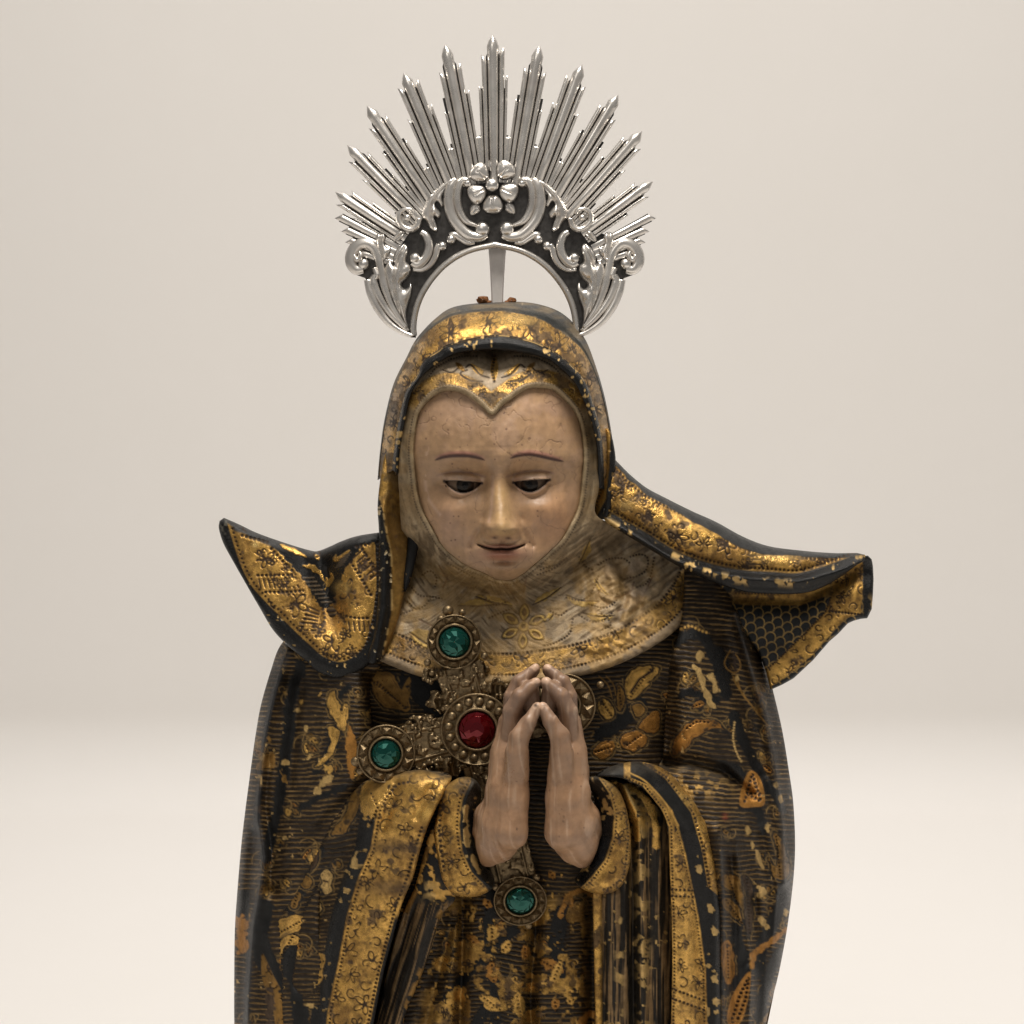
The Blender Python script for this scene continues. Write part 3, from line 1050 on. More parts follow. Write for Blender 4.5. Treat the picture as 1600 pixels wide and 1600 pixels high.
# ---- tight cuff on the left wrist
CUF_L = spline([(684, 1268), (690, 1240), (702, 1224), (722, 1214), (742, 1218), (752, 1236), (746, 1262), (742, 1290), (746, 1325), (756, 1352), (770, 1366), (772, 1384),
                (758, 1396), (735, 1402), (710, 1398), (692, 1376), (682, 1330), (678, 1300)], 6, True)
RIM_L = spline([(742, 1222), (729, 1250), (724, 1290), (729, 1330), (743, 1362), (768, 1388)], 8)


def cuf_l_d(x, y, sd):
    e, t, s = sd_path(x, y, RIM_L)
    d = 272 + (x - 715) * 0.10 - rnd(-sd, 26) * 0.8
    inside = sstep(0, 12, e) * (s > 0) if False else 0
    right = x > np.interp(y, [1222, 1250, 1290, 1330, 1362, 1388], [742, 729, 724, 729, 743, 768])
    d = d - np.where(right, np.minimum(e, 26) * 1.5, 0) + 4 * np.exp(-(e / 6) ** 2)
    d = d - fold(x, y, [(688, 1250), (692, 1320), (700, 1390)], 10, 8)
    return d


def cuf_l_p(p):
    x, y = p.x, p.y
    one = np.ones(len(x))
    xr = np.interp(y, [1222, 1250, 1290, 1330, 1362, 1388], [742, 729, 724, 729, 743, 768])
    gild(p, one, 17, 1.0, 0.34)
    engrave(p, (x < xr - 14) * 1.0, 23, 9, 9, 14)
    p.dots(np.stack([xr_y for xr_y in zip(RIM_L[:, 0] - 10, RIM_L[:, 1] - 1)]), 6, 1.6, INK)
    p.dots([(690, 1250), (686, 1300), (694, 1360)], 8, 2.6, INK)
    p.put(sstep(-8, -5, x - xr), BLK, 0.0, 0.32, -0.4)
    p.stroke(spline([(729, 1262), (727, 1290), (731, 1322)], 6), 4.0, PALEG, 0.45, 0.4, -0.5, brk=0.32)
    p.stroke(spline([(738, 1338), (748, 1362)], 6), 3.5, PALEG, 0.45, 0.4, -0.5, brk=0.35)
    chips(p, sstep(-8, -5, x - xr), 61, 0.63, 7)
    dust = sstep(1252, 1226, y + (fbm(x, y, 14, 3, 9) - 0.5) * 24)
    p.put(dust * (0.3 + 0.5 * fbm(x, y, 9, 3, 77)), (0.07, 0.055, 0.036), 0.1, 0.75)


layer("cuff", CUF_L, cuf_l_d, cuf_l_p, M_PAINT, STATUE, step=1.5, edge=5, skirt=50)

# ---- mantle on the right of the picture
MANT_R = spline([(1075, 880), (1068, 930), (1060, 990), (1046, 1040), (1040, 1110), (1036, 1180), (1030, 1210), (1050, 1330), (1080, 1480), (1080, 1690), (1188, 1690), (1197, 1600), (1217, 1520), (1233, 1430),
                 (1242, 1340), (1240, 1260), (1232, 1200), (1222, 1140), (1208, 1080), (1192, 1020), (1178, 975), (1165, 920), (1130, 880)], 6, True)


def mant_r_d(x, y, sd):
    d = torso(x, y) + 10
    d = d + fold(x, y, [(1150, 960), (1172, 1040), (1196, 1120), (1210, 1200), (1222, 1290), (1225, 1380)], 9, 14)
    d = d - fold(x, y, [(1130, 990), (1150, 1060), (1172, 1130), (1185, 1210)], 15, 13)
    d = d - fold(x, y, [(1040, 1050), (1040, 1130), (1042, 1195)], 14, 34)
    d = d + fold(x, y, [(1090, 980), (1085, 1060), (1090, 1140)], 26, 13)
    d = d + 34 * gauss(x, y, 1130, 1285, 62, 75) * sstep(1188, 1235, y + (x - 1060) * -0.15)
    d = d + fold(x, y, [(1120, 1300), (1130, 1420), (1128, 1690)], 14, 16)
    d = d + fold(x, y, [(1150, 960), (1174, 1040), (1198, 1120), (1212, 1200), (1223, 1290), (1226, 1380)], 4, 7, True)
    d = d + fold(x, y, [(1126, 1330), (1131, 1420), (1129, 1690)], 4, 7, True) + fold(x, y, [(1150, 1320), (1162, 1400), (1174, 1520), (1166, 1690)], 4, 6, True)
    d = d - fold(x, y, [(1142, 1340), (1148, 1450), (1146, 1690)], 6, 9) - fold(x, y, [(1180, 1400), (1188, 1500), (1180, 1690)], 7, 10)
    d = d + fold(x, y, [(1192, 1220), (1208, 1300), (1214, 1380), (1206, 1480)], 4, 6, True)
    d = d - fold(x, y, [(1160, 1290), (1172, 1380), (1170, 1500)], 13, 12)
    d = d + fold(x, y, [(1150, 1300), (1160, 1400), (1172, 1520), (1165, 1690)], 10, 9)
    d = d - fold(x, y, [(1190, 1300), (1205, 1380), (1200, 1480)], 9, 9)
    d = d + fold(x, y, [(1180, 1210), (1200, 1300), (1208, 1370)], 8, 9)
    d = d - fold(x, y, [(1036, 1192), (1080, 1188), (1130, 1205), (1170, 1240)], 9, 20)
    return d


def mant_r_p(p):
    x, y = p.x, p.y
    one = np.ones(len(x))
    sl = lambda a, b: np.where(b < 1200, -0.12 * (a - 1050), -0.05 * (a - 1100))
    lined(p, one, 7.6, sl, 71)
    foliage(p, one * (x > 1050), 34, 5, 8, 17)
    Q = lambda pts: Zm(880, 960, 4.444, pts)
    dark_blank(p, Q([(760, 190), (850, 150), (960, 140), (1020, 230), (1060, 330), (1100, 450), (1130, 560)]), 12)
    dark_blank(p, Q([(1080, 260), (1120, 380), (1120, 520)]), 13)
    dark_blank(p, Q([(820, 560), (900, 540), (1000, 590), (1070, 590)]), 9)
    dark_blank(p, Q([(1180, 700), (1240, 850), (1300, 980), (1400, 1200)]), 13)
    dark_blank(p, Q([(1090, 1050), (1180, 1080), (1230, 1120)]), 14)
    p.dots(spline(Q([(710, 190), (740, 120), (820, 100), (880, 80), (950, 110), (1010, 130)]), 6), 6, 2, GOLD1, 0.5, 0.4, 0.4)
    p.poly(spline(Q([(925, 270), (960, 255), (975, 290), (950, 330), (925, 310)]), 4, True), PALEG, 0.45, 0.4, 0.4, rough=3)
    p.stroke(spline(Q([(910, 365), (950, 420), (980, 520), (1020, 610), (1045, 645)]), 6), 4.4, PALEG, 0.45, 0.4, 0.5, brk=0.2)
    p.stroke(spline(Q([(1015, 425), (1055, 480), (1065, 530)]), 6), 4.6, PALEG, 0.45, 0.4, 0.5)
    leafmotif(p, Q([(765, 970), (790, 850), (870, 760), (960, 730), (1060, 745), (1110, 800), (1040, 780), (960, 830), (900, 870), (850, 930)]), ORANGE, False, 3)
    p.dots(spline(Q([(860, 790), (930, 745), (1010, 750)]), 6), 6, 1.8, INK)
    p.dots(spline(Q([(1190, 750), (1180, 850), (1200, 950), (1235, 1020)]), 6), 4.2, 1.7, PALEG, 0.4, 0.4, 0.3)
    p.stroke(spline(Q([(1160, 250), (1120, 330), (1140, 380), (1190, 405), (1230, 370), (1220, 310), (1180, 260)]), 6), 1.0, GOLD2, 0.4, 0.4)
    p.stroke(Q([(1185, 270), (1195, 390)]), 2.2, INK)
    p.stroke(spline(Q([(1200, 430), (1240, 540), (1330, 660), (1420, 770)]), 6), 1.2, GOLD2, 0.4, 0.4)
    p.stroke(spline(Q([(1180, 430), (1200, 480), (1270, 590)]), 6), 1.2, GOLD2, 0.4, 0.4)
    p.poly(Q([(1190, 440), (1210, 420), (1225, 450), (1200, 470)]), PALEG, 0.4, 0.4)
    V = lambda pts: Zm(1060, 1120, 3.333, pts)
    dark_blank(p, V([(470, 350), (520, 430), (540, 480)]), 9)
    dark_blank(p, V([(350, 1020), (300, 1120), (340, 1300), (250, 1420)]), 13)
    dark_blank(p, V([(560, 830), (540, 950), (500, 1060), (440, 1180), (420, 1320)]), 14)
    dark_blank(p, V([(520, 1230), (460, 1380), (420, 1560)]), 12)
    dark_blank(p, V([(340, 470), (420, 500), (440, 600)]), 9)
    dark_blank(p, V([(290, 1240), (300, 1330)]), 10)
    q = spline(V([(320, 460), (340, 340), (380, 280), (430, 330), (450, 450), (390, 470)]), 5, True)
    p.poly(q, ORANGE, 0.5, 0.4, 0.5, wear=0.15)
    p.dots(V([(345, 440), (385, 300), (430, 440), (350, 400), (430, 400)]), 6.5, 2.6, INK)
    leafmotif(p, V([(215, 860), (250, 820), (320, 840), (340, 940), (335, 1060), (310, 1000), (290, 920), (250, 890)]), GOLD2, True, 2)
    leafmotif(p, V([(335, 830), (380, 870), (385, 1000), (370, 1150), (350, 1060), (350, 930)]), BOLE, True, 3)
    leafmotif(p, V([(225, 960), (270, 950), (320, 1010), (335, 1080), (280, 1040)]), GOLD2, True, 4)
    leafmotif(p, V([(220, 1210), (260, 1170), (290, 1260), (290, 1340), (260, 1390), (230, 1330)]), ORANGE, True, 5)
    leafmotif(p, V([(490, 620), (520, 610), (560, 700), (575, 800), (545, 850), (500, 830), (470, 740), (510, 780), (520, 700)]), GOLD2, True, 6)
    q = spline(V([(255, 1590), (270, 1480), (330, 1370), (375, 1330), (370, 1420), (340, 1560), (300, 1610)]), 5, True)
    p.poly(q, ORANGE, 0.5, 0.4, 0.5, wear=0.1)
    p.dots(V([(280, 1570), (320, 1450), (365, 1360), (350, 1470), (310, 1570)]), 7, 2.4, INK)
    p.stroke(spline(V([(385, 1290), (400, 1230), (470, 1180), (560, 1110)]), 6), 4.5, ORANGE, 0.45, 0.42, 0.4, brk=0.2)
    for cx, cy in ((465, 575), (360, 590), (385, 665), (510, 355), (535, 430), (560, 1020)):
        a = V([(cx, cy + 22)])[0]; b = V([(cx, cy - 22)])[0]
        p.poly(spline(teardrop(a, b, 4), 4, True), PALEG, 0.4, 0.4, -0.5, rough=3, seed=cx)
    p.stroke(spline(V([(410, 700), (440, 790)]), 5), 3.2, PALEG, 0.4, 0.4, -0.5, brk=0.25)
    p.stroke(spline(V([(420, 890), (450, 910), (420, 930)]), 5), 3.4, PALEG, 0.4, 0.4, -0.5, brk=0.3)
    p.stroke(spline(V([(425, 1050), (460, 1090)]), 5), 4.2, PALEG, 0.4, 0.4, -0.5, brk=0.3)
    chips(p, one, 73, 0.72, 7)
    # patchy gold on the crest over the forearm
    p.put(gauss(x, y, 1085, 1228, 40, 18) * sstep(0.5, 0.6, fbm(x, y, 8, 2, 3)) * 0.6, GOLD1, 0.7, 0.3)
    p.put(gauss(x, y, 1133, 1276, 4, 5) * 0.5, (0.30, 0.06, 0.03), 0.1, 0.5)
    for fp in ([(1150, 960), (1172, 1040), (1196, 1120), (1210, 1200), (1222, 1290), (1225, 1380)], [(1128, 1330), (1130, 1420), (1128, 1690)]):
        p.put(fold(x, y, fp, 4, 1) * 0.6, (0.055, 0.055, 0.056), 0, 0.36)  # fold crest highlights painted in as paler lines
    dust = sstep(22, 4, np.abs(y - np.interp(x, [1036, 1080, 1130], [1196, 1194, 1212])) + (fbm(x, y, 14, 3, 9) - 0.5) * 16) * sstep(1150, 1110, x)
    p.put(dust * (0.2 + 0.4 * fbm(x, y, 9, 3, 77)), (0.07, 0.055, 0.036), 0.1, 0.75)
    dusk(p, 0.35, 5)


layer("mantle", MANT_R, mant_r_d, mant_r_p, M_PAINT, STATUE, step=1.6, edge=10, skirt=60)

# ---- wide sleeve border on the right
SLV_R = spline([(930, 1212), (960, 1196), (1000, 1190), (1040, 1203), (1072, 1236), (1100, 1270), (1114, 1325), (1121, 1390), (1126, 1440), (1128, 1540), (1128, 1690),
                (1046, 1690), (1048, 1600), (1050, 1517), (1049, 1435), (1046, 1352), (1043, 1300), (1034, 1268), (1004, 1232), (970, 1216)], 6, True)
GR_L = [(1215, 975), (1228, 1004), (1265, 1034), (1292, 1045), (1352, 1046), (1435, 1049), (1517, 1050), (1600, 1048), (1690, 1046)]
GR_R = [(1215, 985), (1228, 1018), (1265, 1050), (1292, 1060), (1336, 1072), (1435, 1092), (1517, 1103), (1600, 1105), (1690, 1106)]
DR_R = [(1190, 1000), (1215, 1038), (1240, 1058), (1270, 1080), (1325, 1096), (1385, 1106), (1402, 1124), (1690, 1130)]


def slv_r_base(x, y):
    g = interp(y, [(1190, 1.0), (1300, 0.85), (1450, 0.5), (1700, 0.3)])
    return torso(x, y) + 92 * sstep(1200, 940, x) * g + 6


def slv_r_d(x, y, sd):
    d = slv_r_base(x, y) + 14
    e, _, _ = sd_path(x, y, spline([(930, 1212), (960, 1196), (1000, 1190), (1040, 1203), (1072, 1236), (1100, 1270)], 6))
    d = d - rnd(e, 40)
    d = d + fold(x, y, [(1030, 1240), (1070, 1300), (1085, 1400), (1095, 1520), (1098, 1690)], 10, -7)
    d = d + fold(x, y, [(1050, 1215), (1090, 1275), (1108, 1340), (1118, 1420), (1120, 1690)], 9, 9)
    return d


def slv_r_p(p):
    x, y = p.x, p.y
    one = np.ones(len(x))
    a = interp(y, GR_L); b = interp(y, GR_R); c = interp(y, DR_R)
    p.put(one, BLK, 0, 0.33)
    gm = sstep(-1, 1, x - a) * sstep(1, -1, x - b)
    gild(p, gm, 27, 1.08, 0.27)
    engrave(p, gm * (x > a + 9) * (x < b - 3), 31, 16, 10, 15)
    p.dots([(v + 4, u) for u, v in GR_L], 5.4, 1.6, INK)
    p.dots([(v - 4, u) for u, v in GR_R[3:]], 5.4, 1.3, INK)
    for yy in (1390, 1400, 1545, 1560):
        p.dots([(1050, yy), (1100, yy + (18 if yy > 1500 else 2))], 6.5, 2.2, INK, mask=gm)
    g2 = sstep(-1, 1, x - c) * sstep(1400, 1392, y)
    gild(p, g2, 29, 1.1, 0.33, 0.28)
    p.dots([(v + 3, u) for u, v in DR_R[:6]], 6.5, 2.2, INK, mask=g2)
    p.put(gauss(x, y, 1076, 1248, 14, 12) * g2, (0.80, 0.50, 0.15), 0.85, 0.24)  # glint painted into the thin gold band
    engrave(p, g2, 33, 8, 7, 10)
    dm = (1 - gm) * (1 - g2)
    chips(p, dm * (y > 1230), 81, 0.66, 9)
    for cx, cy in ((1110, 1420), (1116, 1455), (1092, 1358), (1118, 1530), (1118, 1566)):
        p.poly(spline(teardrop((cx - 3, cy - 8), (cx + 3, cy + 7), 5), 4, True), PALEG, 0.35, 0.4, -0.6, rough=5, seed=cy)
    p.stroke(spline([(985, 1208), (1010, 1222), (1040, 1255), (1060, 1290)], 6), 1.1, GOLD1, 0.5, 0.35)
    dust = sstep(1222, 1200, y + (fbm(x, y, 14, 3, 9) - 0.5) * 18) * sstep(1050, 1010, x)
    p.put(dust * (0.2 + 0.5 * fbm(x, y, 9, 3, 77)), (0.06, 0.05, 0.037), 0.1, 0.72)
    dusk(p, 0.2, 6)


layer("sleeve", SLV_R, slv_r_d, slv_r_p, M_PAINT, STATUE, step=1.5, edge=6, skirt=60)

# ---- striated lining of the right sleeve
LIN_R = spline([(930, 1222), (962, 1212), (990, 1226), (1020, 1250), (1042, 1280), (1056, 1340), (1060, 1440), (1060, 1690), (930, 1690), (930, 1600), (928, 1500), (926, 1400), (930, 1380), (950, 1300), (940, 1260)], 6, True)


def lin_r_d(x, y, sd):
    d = slv_r_base(x, y) - 26
    d = d + fold(x, y, [(975, 1225), (1000, 1280), (1003, 1400), (1006, 1690)], 9, 16)
    d = d - fold(x, y, [(965, 1230), (985, 1300), (988, 1400), (990, 1690)], 6, 16)
    d = d + fold(x, y, [(1030, 1290), (1030, 1690)], 12, 10)
    d = d + fold(x, y, [(960, 1400), (962, 1690)], 12, 9)
    d = d - fold(x, y, [(944, 1395), (944, 1690)], 4, 7)
    d = d - rnd(np.clip(y - 1215, 0, 60), 46) * 0.6
    return d


def lin_r_p(p):
    x, y = p.x, p.y
    one = np.ones(len(x))
    grain(p, one, 0.01, 8, 4.0)
    gl = sstep(942, 939, x) * (y > 1392)
    gild(p, gl, 37, 0.9, 0.40)
    p.put(sstep(1262, 1240, y) * one, BLK, 0, 0.33)
    rid = np.exp(-((x - np.interp(y, [1225, 1280, 1400, 1690], [978, 1000, 1003, 1008])) / 9.0) ** 2)
    m = rid * sstep(0.50, 0.56, fbm(x, y, 22, 3, 39) * 0.6 + 0.4 * fbm(x, y, 6, 2, 8))
    p.put(m * 1.0, PALEG, 0.5, 0.38, 0.3)
    m = np.exp(-((x - 968) / 6.0) ** 2) * sstep(0.60, 0.64, fbm(x, y, 18, 3, 43)) * (y > 1390)
    p.put(m, PALEG, 0.45, 0.4)
    p.put(gauss(x, y, 998, 1278, 22, 16) * sstep(0.42, 0.5, fbm(x, y, 8, 2, 44)), GOLD1, 0.7, 0.3, 0.4)
    p.stroke(spline([(960, 1222), (978, 1240), (990, 1268), (996, 1310)], 6), 5.0, GOLD1, 0.7, 0.3, 0.6, brk=0.2)
    p.stroke(spline([(985, 1226), (1008, 1248), (1022, 1278), (1026, 1320)], 6), 6.0, GOLD1, 0.7, 0.3, 0.6, brk=0.28)
    p.stroke(spline([(978, 1226), (986, 1250), (1000, 1268), (1012, 1282)], 6), 2.0, PALEG, 0.6, 0.32, 0.4, brk=0.25)
    chips(p, one * (y > 1240), 87, 0.70, 8)


layer("sleeve_lining", LIN_R, lin_r_d, lin_r_p, M_PAINT, STATUE, step=1.6, edge=5, skirt=40)

# ---- tight cuff on the right wrist
CUF_R = spline([(906, 1362), (898, 1376), (912, 1390), (935, 1397), (957, 1394), (974, 1380), (985, 1345), (985, 1300), (976, 1254), (962, 1228), (942, 1216), (922, 1214), (916, 1226),
                (926, 1240), (930, 1270), (928, 1310), (920, 1342)], 6, True)
RIM_RX = ([1216, 1240, 1270, 1310, 1345, 1370, 1390], [936, 952, 960, 957, 945, 925, 905])


def cuf_r_d(x, y, sd):
    xr = np.interp(y, *RIM_RX)
    d = 272 - (x - 955) * 0.1 - rnd(-sd, 24) * 0.8
    left = x < xr
    d = d - np.where(left, np.minimum(xr - x, 24) * 1.0, 0) + 4 * np.exp(-((x - xr) / 6) ** 2)
    return d


def cuf_r_p(p):
    x, y = p.x, p.y
    one = np.ones(len(x))
    xr = np.interp(y, *RIM_RX)
    gild(p, one, 47, 1.0, 0.28)
    engrave(p, (x > xr + 4) * 1.0, 53, 9, 9, 13)
    p.dots(np.array([(a + 4, b) for a, b in zip(RIM_RX[1], RIM_RX[0])]), 5.5, 1.5, INK)
    p.dots([(977, 1265), (982, 1310), (975, 1370), (950, 1390)], 6, 1.6, INK)
    p.put(sstep(1.5, -1.5, x - xr), BLK, 0, 0.3, -0.4)
    p.stroke(spline([(944, 1250), (947, 1262)], 5), 3.2, PALEG, 0.45, 0.38, -0.5)
    chips(p, sstep(1.5, -1.5, x - xr), 91, 0.60, 8)
    dust = sstep(1250, 1222, y + (fbm(x, y, 14, 3, 9) - 0.5) * 20)
    p.put(dust * (0.3 + 0.5 * fbm(x, y, 9, 3, 77)), (0.06, 0.05, 0.037), 0.1, 0.75)


layer("cuff", CUF_R, cuf_r_d, cuf_r_p, M_PAINT, STATUE, step=1.5, edge=5, skirt=50)

# ------------------------------------------------------------------ face
FACE_O = spline([(649, 667), (654, 645), (666, 627), (681, 614), (698, 608), (716, 610), (733, 617), (752, 632), (769, 647), (784, 632), (799, 621), (818, 608), (836, 604), (855, 605), (871, 612),
                 (896, 638), (906, 660), (911, 684), (913, 712), (911, 745), (905, 790), (893, 819), (878, 844), (856, 864), (836, 881), (815, 898), (799, 906), (777, 905), (756, 895), (732, 885), (712, 872), (691, 853), (676, 829), (660, 799), (652, 772), (648, 742), (645, 704)], 5, True)


def axis_x(y):
    return 777 + (y - 755) * 0.085


MID = [(560, 190), (600, 208), (640, 221), (680, 229), (712, 231), (740, 222), (770, 215), (800, 214), (830, 214), (855, 212), (880, 206), (895, 198), (905, 182), (940, 120)]


def face_base(x, y):
    u = x - axis_x(y)
    w = interp(y, [(560, 140), (640, 152), (720, 156), (780, 152), (830, 142), (870, 128), (905, 112), (950, 100)])
    q = np.clip(np.abs(u) / w, 0, 0.985)
    m = sum(interp(y + k, MID) for k in (-16, -8, 0, 8, 16)) / 5
    return m - 138 * (1 - np.sqrt(1 - q ** 2.1))


EYES = [dict(c=(723, 757), a=(695, 751), b=(752, 754), up=1.2, lo=17, iris=(727, 758)),
        dict(c=(830, 756), a=(803, 753), b=(858, 749), up=1.2, lo=17, iris=(827, 757))]
EYE_R = 33.0


def eye_front(e):
    return 204.0


def eye_open(x, y, e):
    """signed: negative inside the lid opening"""
    ax, ay = e["a"]; bx, by = e["b"]
    t = (x - ax) / (bx - ax)
    tt = np.clip(t, 0, 1)
    base = ay + (by - ay) * t
    up = base - e["up"] * np.sin(np.pi * tt) ** 0.8 * (1 if True else 1)
    lo = base + e["lo"] * np.sin(np.pi * tt ** (0.95)) ** 0.85
    up = up + 1.0
    dv = np.maximum(up - y, y - lo)
    dh = np.maximum(ax - x, x - bx)
    return np.maximum(dv, dh), up, lo, t


def crack(x, y):
    """fine age cracks of the flesh paint"""
    a = np.abs(fbm(x, y, 34, 3, 51) - 0.5) ; b = np.abs(fbm(x, y, 52, 3, 57) - 0.5)
    return np.maximum(sstep(0.010, 0.002, a) * sstep(0.45, 0.6, fbm(x, y, 60, 2, 61)), sstep(0.007, 0.0015, b) * sstep(0.5, 0.62, fbm(x, y, 70, 2, 63)))


def face_d(x, y, sd):
    d = face_base(x, y)
    u = x - axis_x(y)
    # forehead planes, brow ridge, temples
    d = d + 4 * gauss(x, y, 772, 668, 80, 34)
    for cx in (718, 838):
        d = d + 5 * gauss(x, y, cx, 713, 42, 11)
    # sockets
    for e in EYES:
        cx, cy = e["c"]
        d = d - 20 * gauss(x, y, cx, cy - 6, 42, 25)
        d = d - 2 * gauss(x, y, cx, cy + 22, 34, 9)
    d = d - 9 * gauss(x, y, 757, 748, 12, 18) - 9 * gauss(x, y, 800, 748, 12, 18)
    # cheeks, jaw
    d = d + 11 * gauss(x, y, 700, 800, 32, 28) + 11 * gauss(x, y, 864, 797, 32, 28)
    d = d - 4 * gauss(x, y, 716, 845, 26, 22) - 4 * gauss(x, y, 850, 842, 26, 22)
    # nose
    nx = np.interp(y, [700, 740, 780, 822, 850], [781, 780.5, 781, 783, 784])
    h = np.interp(y, [698, 715, 740, 770, 800, 818, 828, 835, 840, 845, 850], [0, 3, 10, 20, 32, 41, 42, 36, 22, 7, 0])
    wd = np.interp(y, [700, 740, 780, 805, 825, 845], [17, 14.5, 16.5, 19.5, 22, 22])
    q = np.abs(x - nx) / wd
    d = d + 1.22 * h * np.exp(-q ** 2.6)
    d = d + 7 * gauss(x, y, 783, 822, 13, 11)
    d = d + 17 * gauss(x, y, 762, 824, 8.5, 10) + 17 * gauss(x, y, 805, 825, 8.5, 10)
    d = d - 4 * gauss(x, y, 755, 812, 5, 10) - 4 * gauss(x, y, 813, 813, 5, 10)
    d = d - 13 * gauss(x, y, 773, 839, 5.5, 3.2) - 13 * gauss(x, y, 794, 840, 5.5, 3.2)
    # muzzle, lips, chin
    d = d + 13 * gauss(x, y, 784, 858, 40, 25)
    d = d - 3 * gauss(x, y, 785, 847, 4, 6)
    xm = (x - 783) / 37.5
    ml = 850.5 + 8.5 * (1 - xm ** 2) - 1.2 * np.exp(-(xm / 0.16) ** 2)
    inm = sstep(1.08, 0.85, np.abs(xm))
    d = d + 5.0 * np.exp(-((y - (ml - 4.5)) / 3.6) ** 2) * sstep(0.95, 0.5, np.abs(xm))
    d = d - 9.0 * np.exp(-((y - ml) / 1.9) ** 2) * inm
    d = d + 9.5 * gauss(x, y, 786, 866.5, 22, 5.6)
    d = d - 6.5 * gauss(x, y, 787, 877.5, 20, 4.5)
    d = d + 17 * gauss(x, y, 789, 890, 23, 11)
    d = d - 4 * gauss(x, y, 745, 851, 5, 5) - 4 * gauss(x, y, 822, 850, 5, 5)
    d = d - 5 * fold(x, y, [(754, 824), (743, 840), (735, 854)], 5, 1) - 5 * fold(x, y, [(813, 824), (824, 840), (832, 852)], 5, 1)
    # lids over the eyeballs
    for e in EYES:
        cx, cy = e["c"]
        f = eye_front(e)
        rr2 = (x - cx) ** 2 + (y - cy + 2) ** 2
        ball = f - EYE_R + np.sqrt(np.maximum(EYE_R ** 2 - rr2 * np.where(y < cy, 0.72, 1.0), 0))
        o, up, lo, t = eye_open(x, y, e)
        lid = ball + 5.0
        wl = sstep(EYE_R * 1.02, EYE_R * 0.62, np.sqrt(rr2 * np.where(y < cy, 0.85, 1.15)))
        d = np.where(o > -50, np.maximum(d, d * (1 - wl) + np.maximum(lid, d) * wl), d)
        crease = up - 14.5 + 1.5 * np.abs(t - 0.5)
        d = d - 3.6 * np.exp(-((y - crease) / 2.4) ** 2) * sstep(-0.25, 0.1, t) * sstep(1.25, 0.9, t)
        d = d + 1.8 * np.exp(-((y - up + 2.0) / 2.2) ** 2) * sstep(-0.02, 0.1, t) * sstep(1.02, 0.9, t)
        d = d + 1.6 * np.exp(-((y - lo - 1.8) / 1.6) ** 2) * sstep(-0.02, 0.1, t) * sstep(1.02, 0.9, t)
        d = np.where(o < 0, np.minimum(d, ball - 9), d)
    d = d + (fbm(x, y, 30, 3, 9) - 0.5) * 4.5 + (fbm(x, y * 0.6, 9, 2, 5) - 0.5) * 0.5 - 0.8 * crack(x, y)
    return d


FLESH = np.array((0.40, 0.25, 0.138))


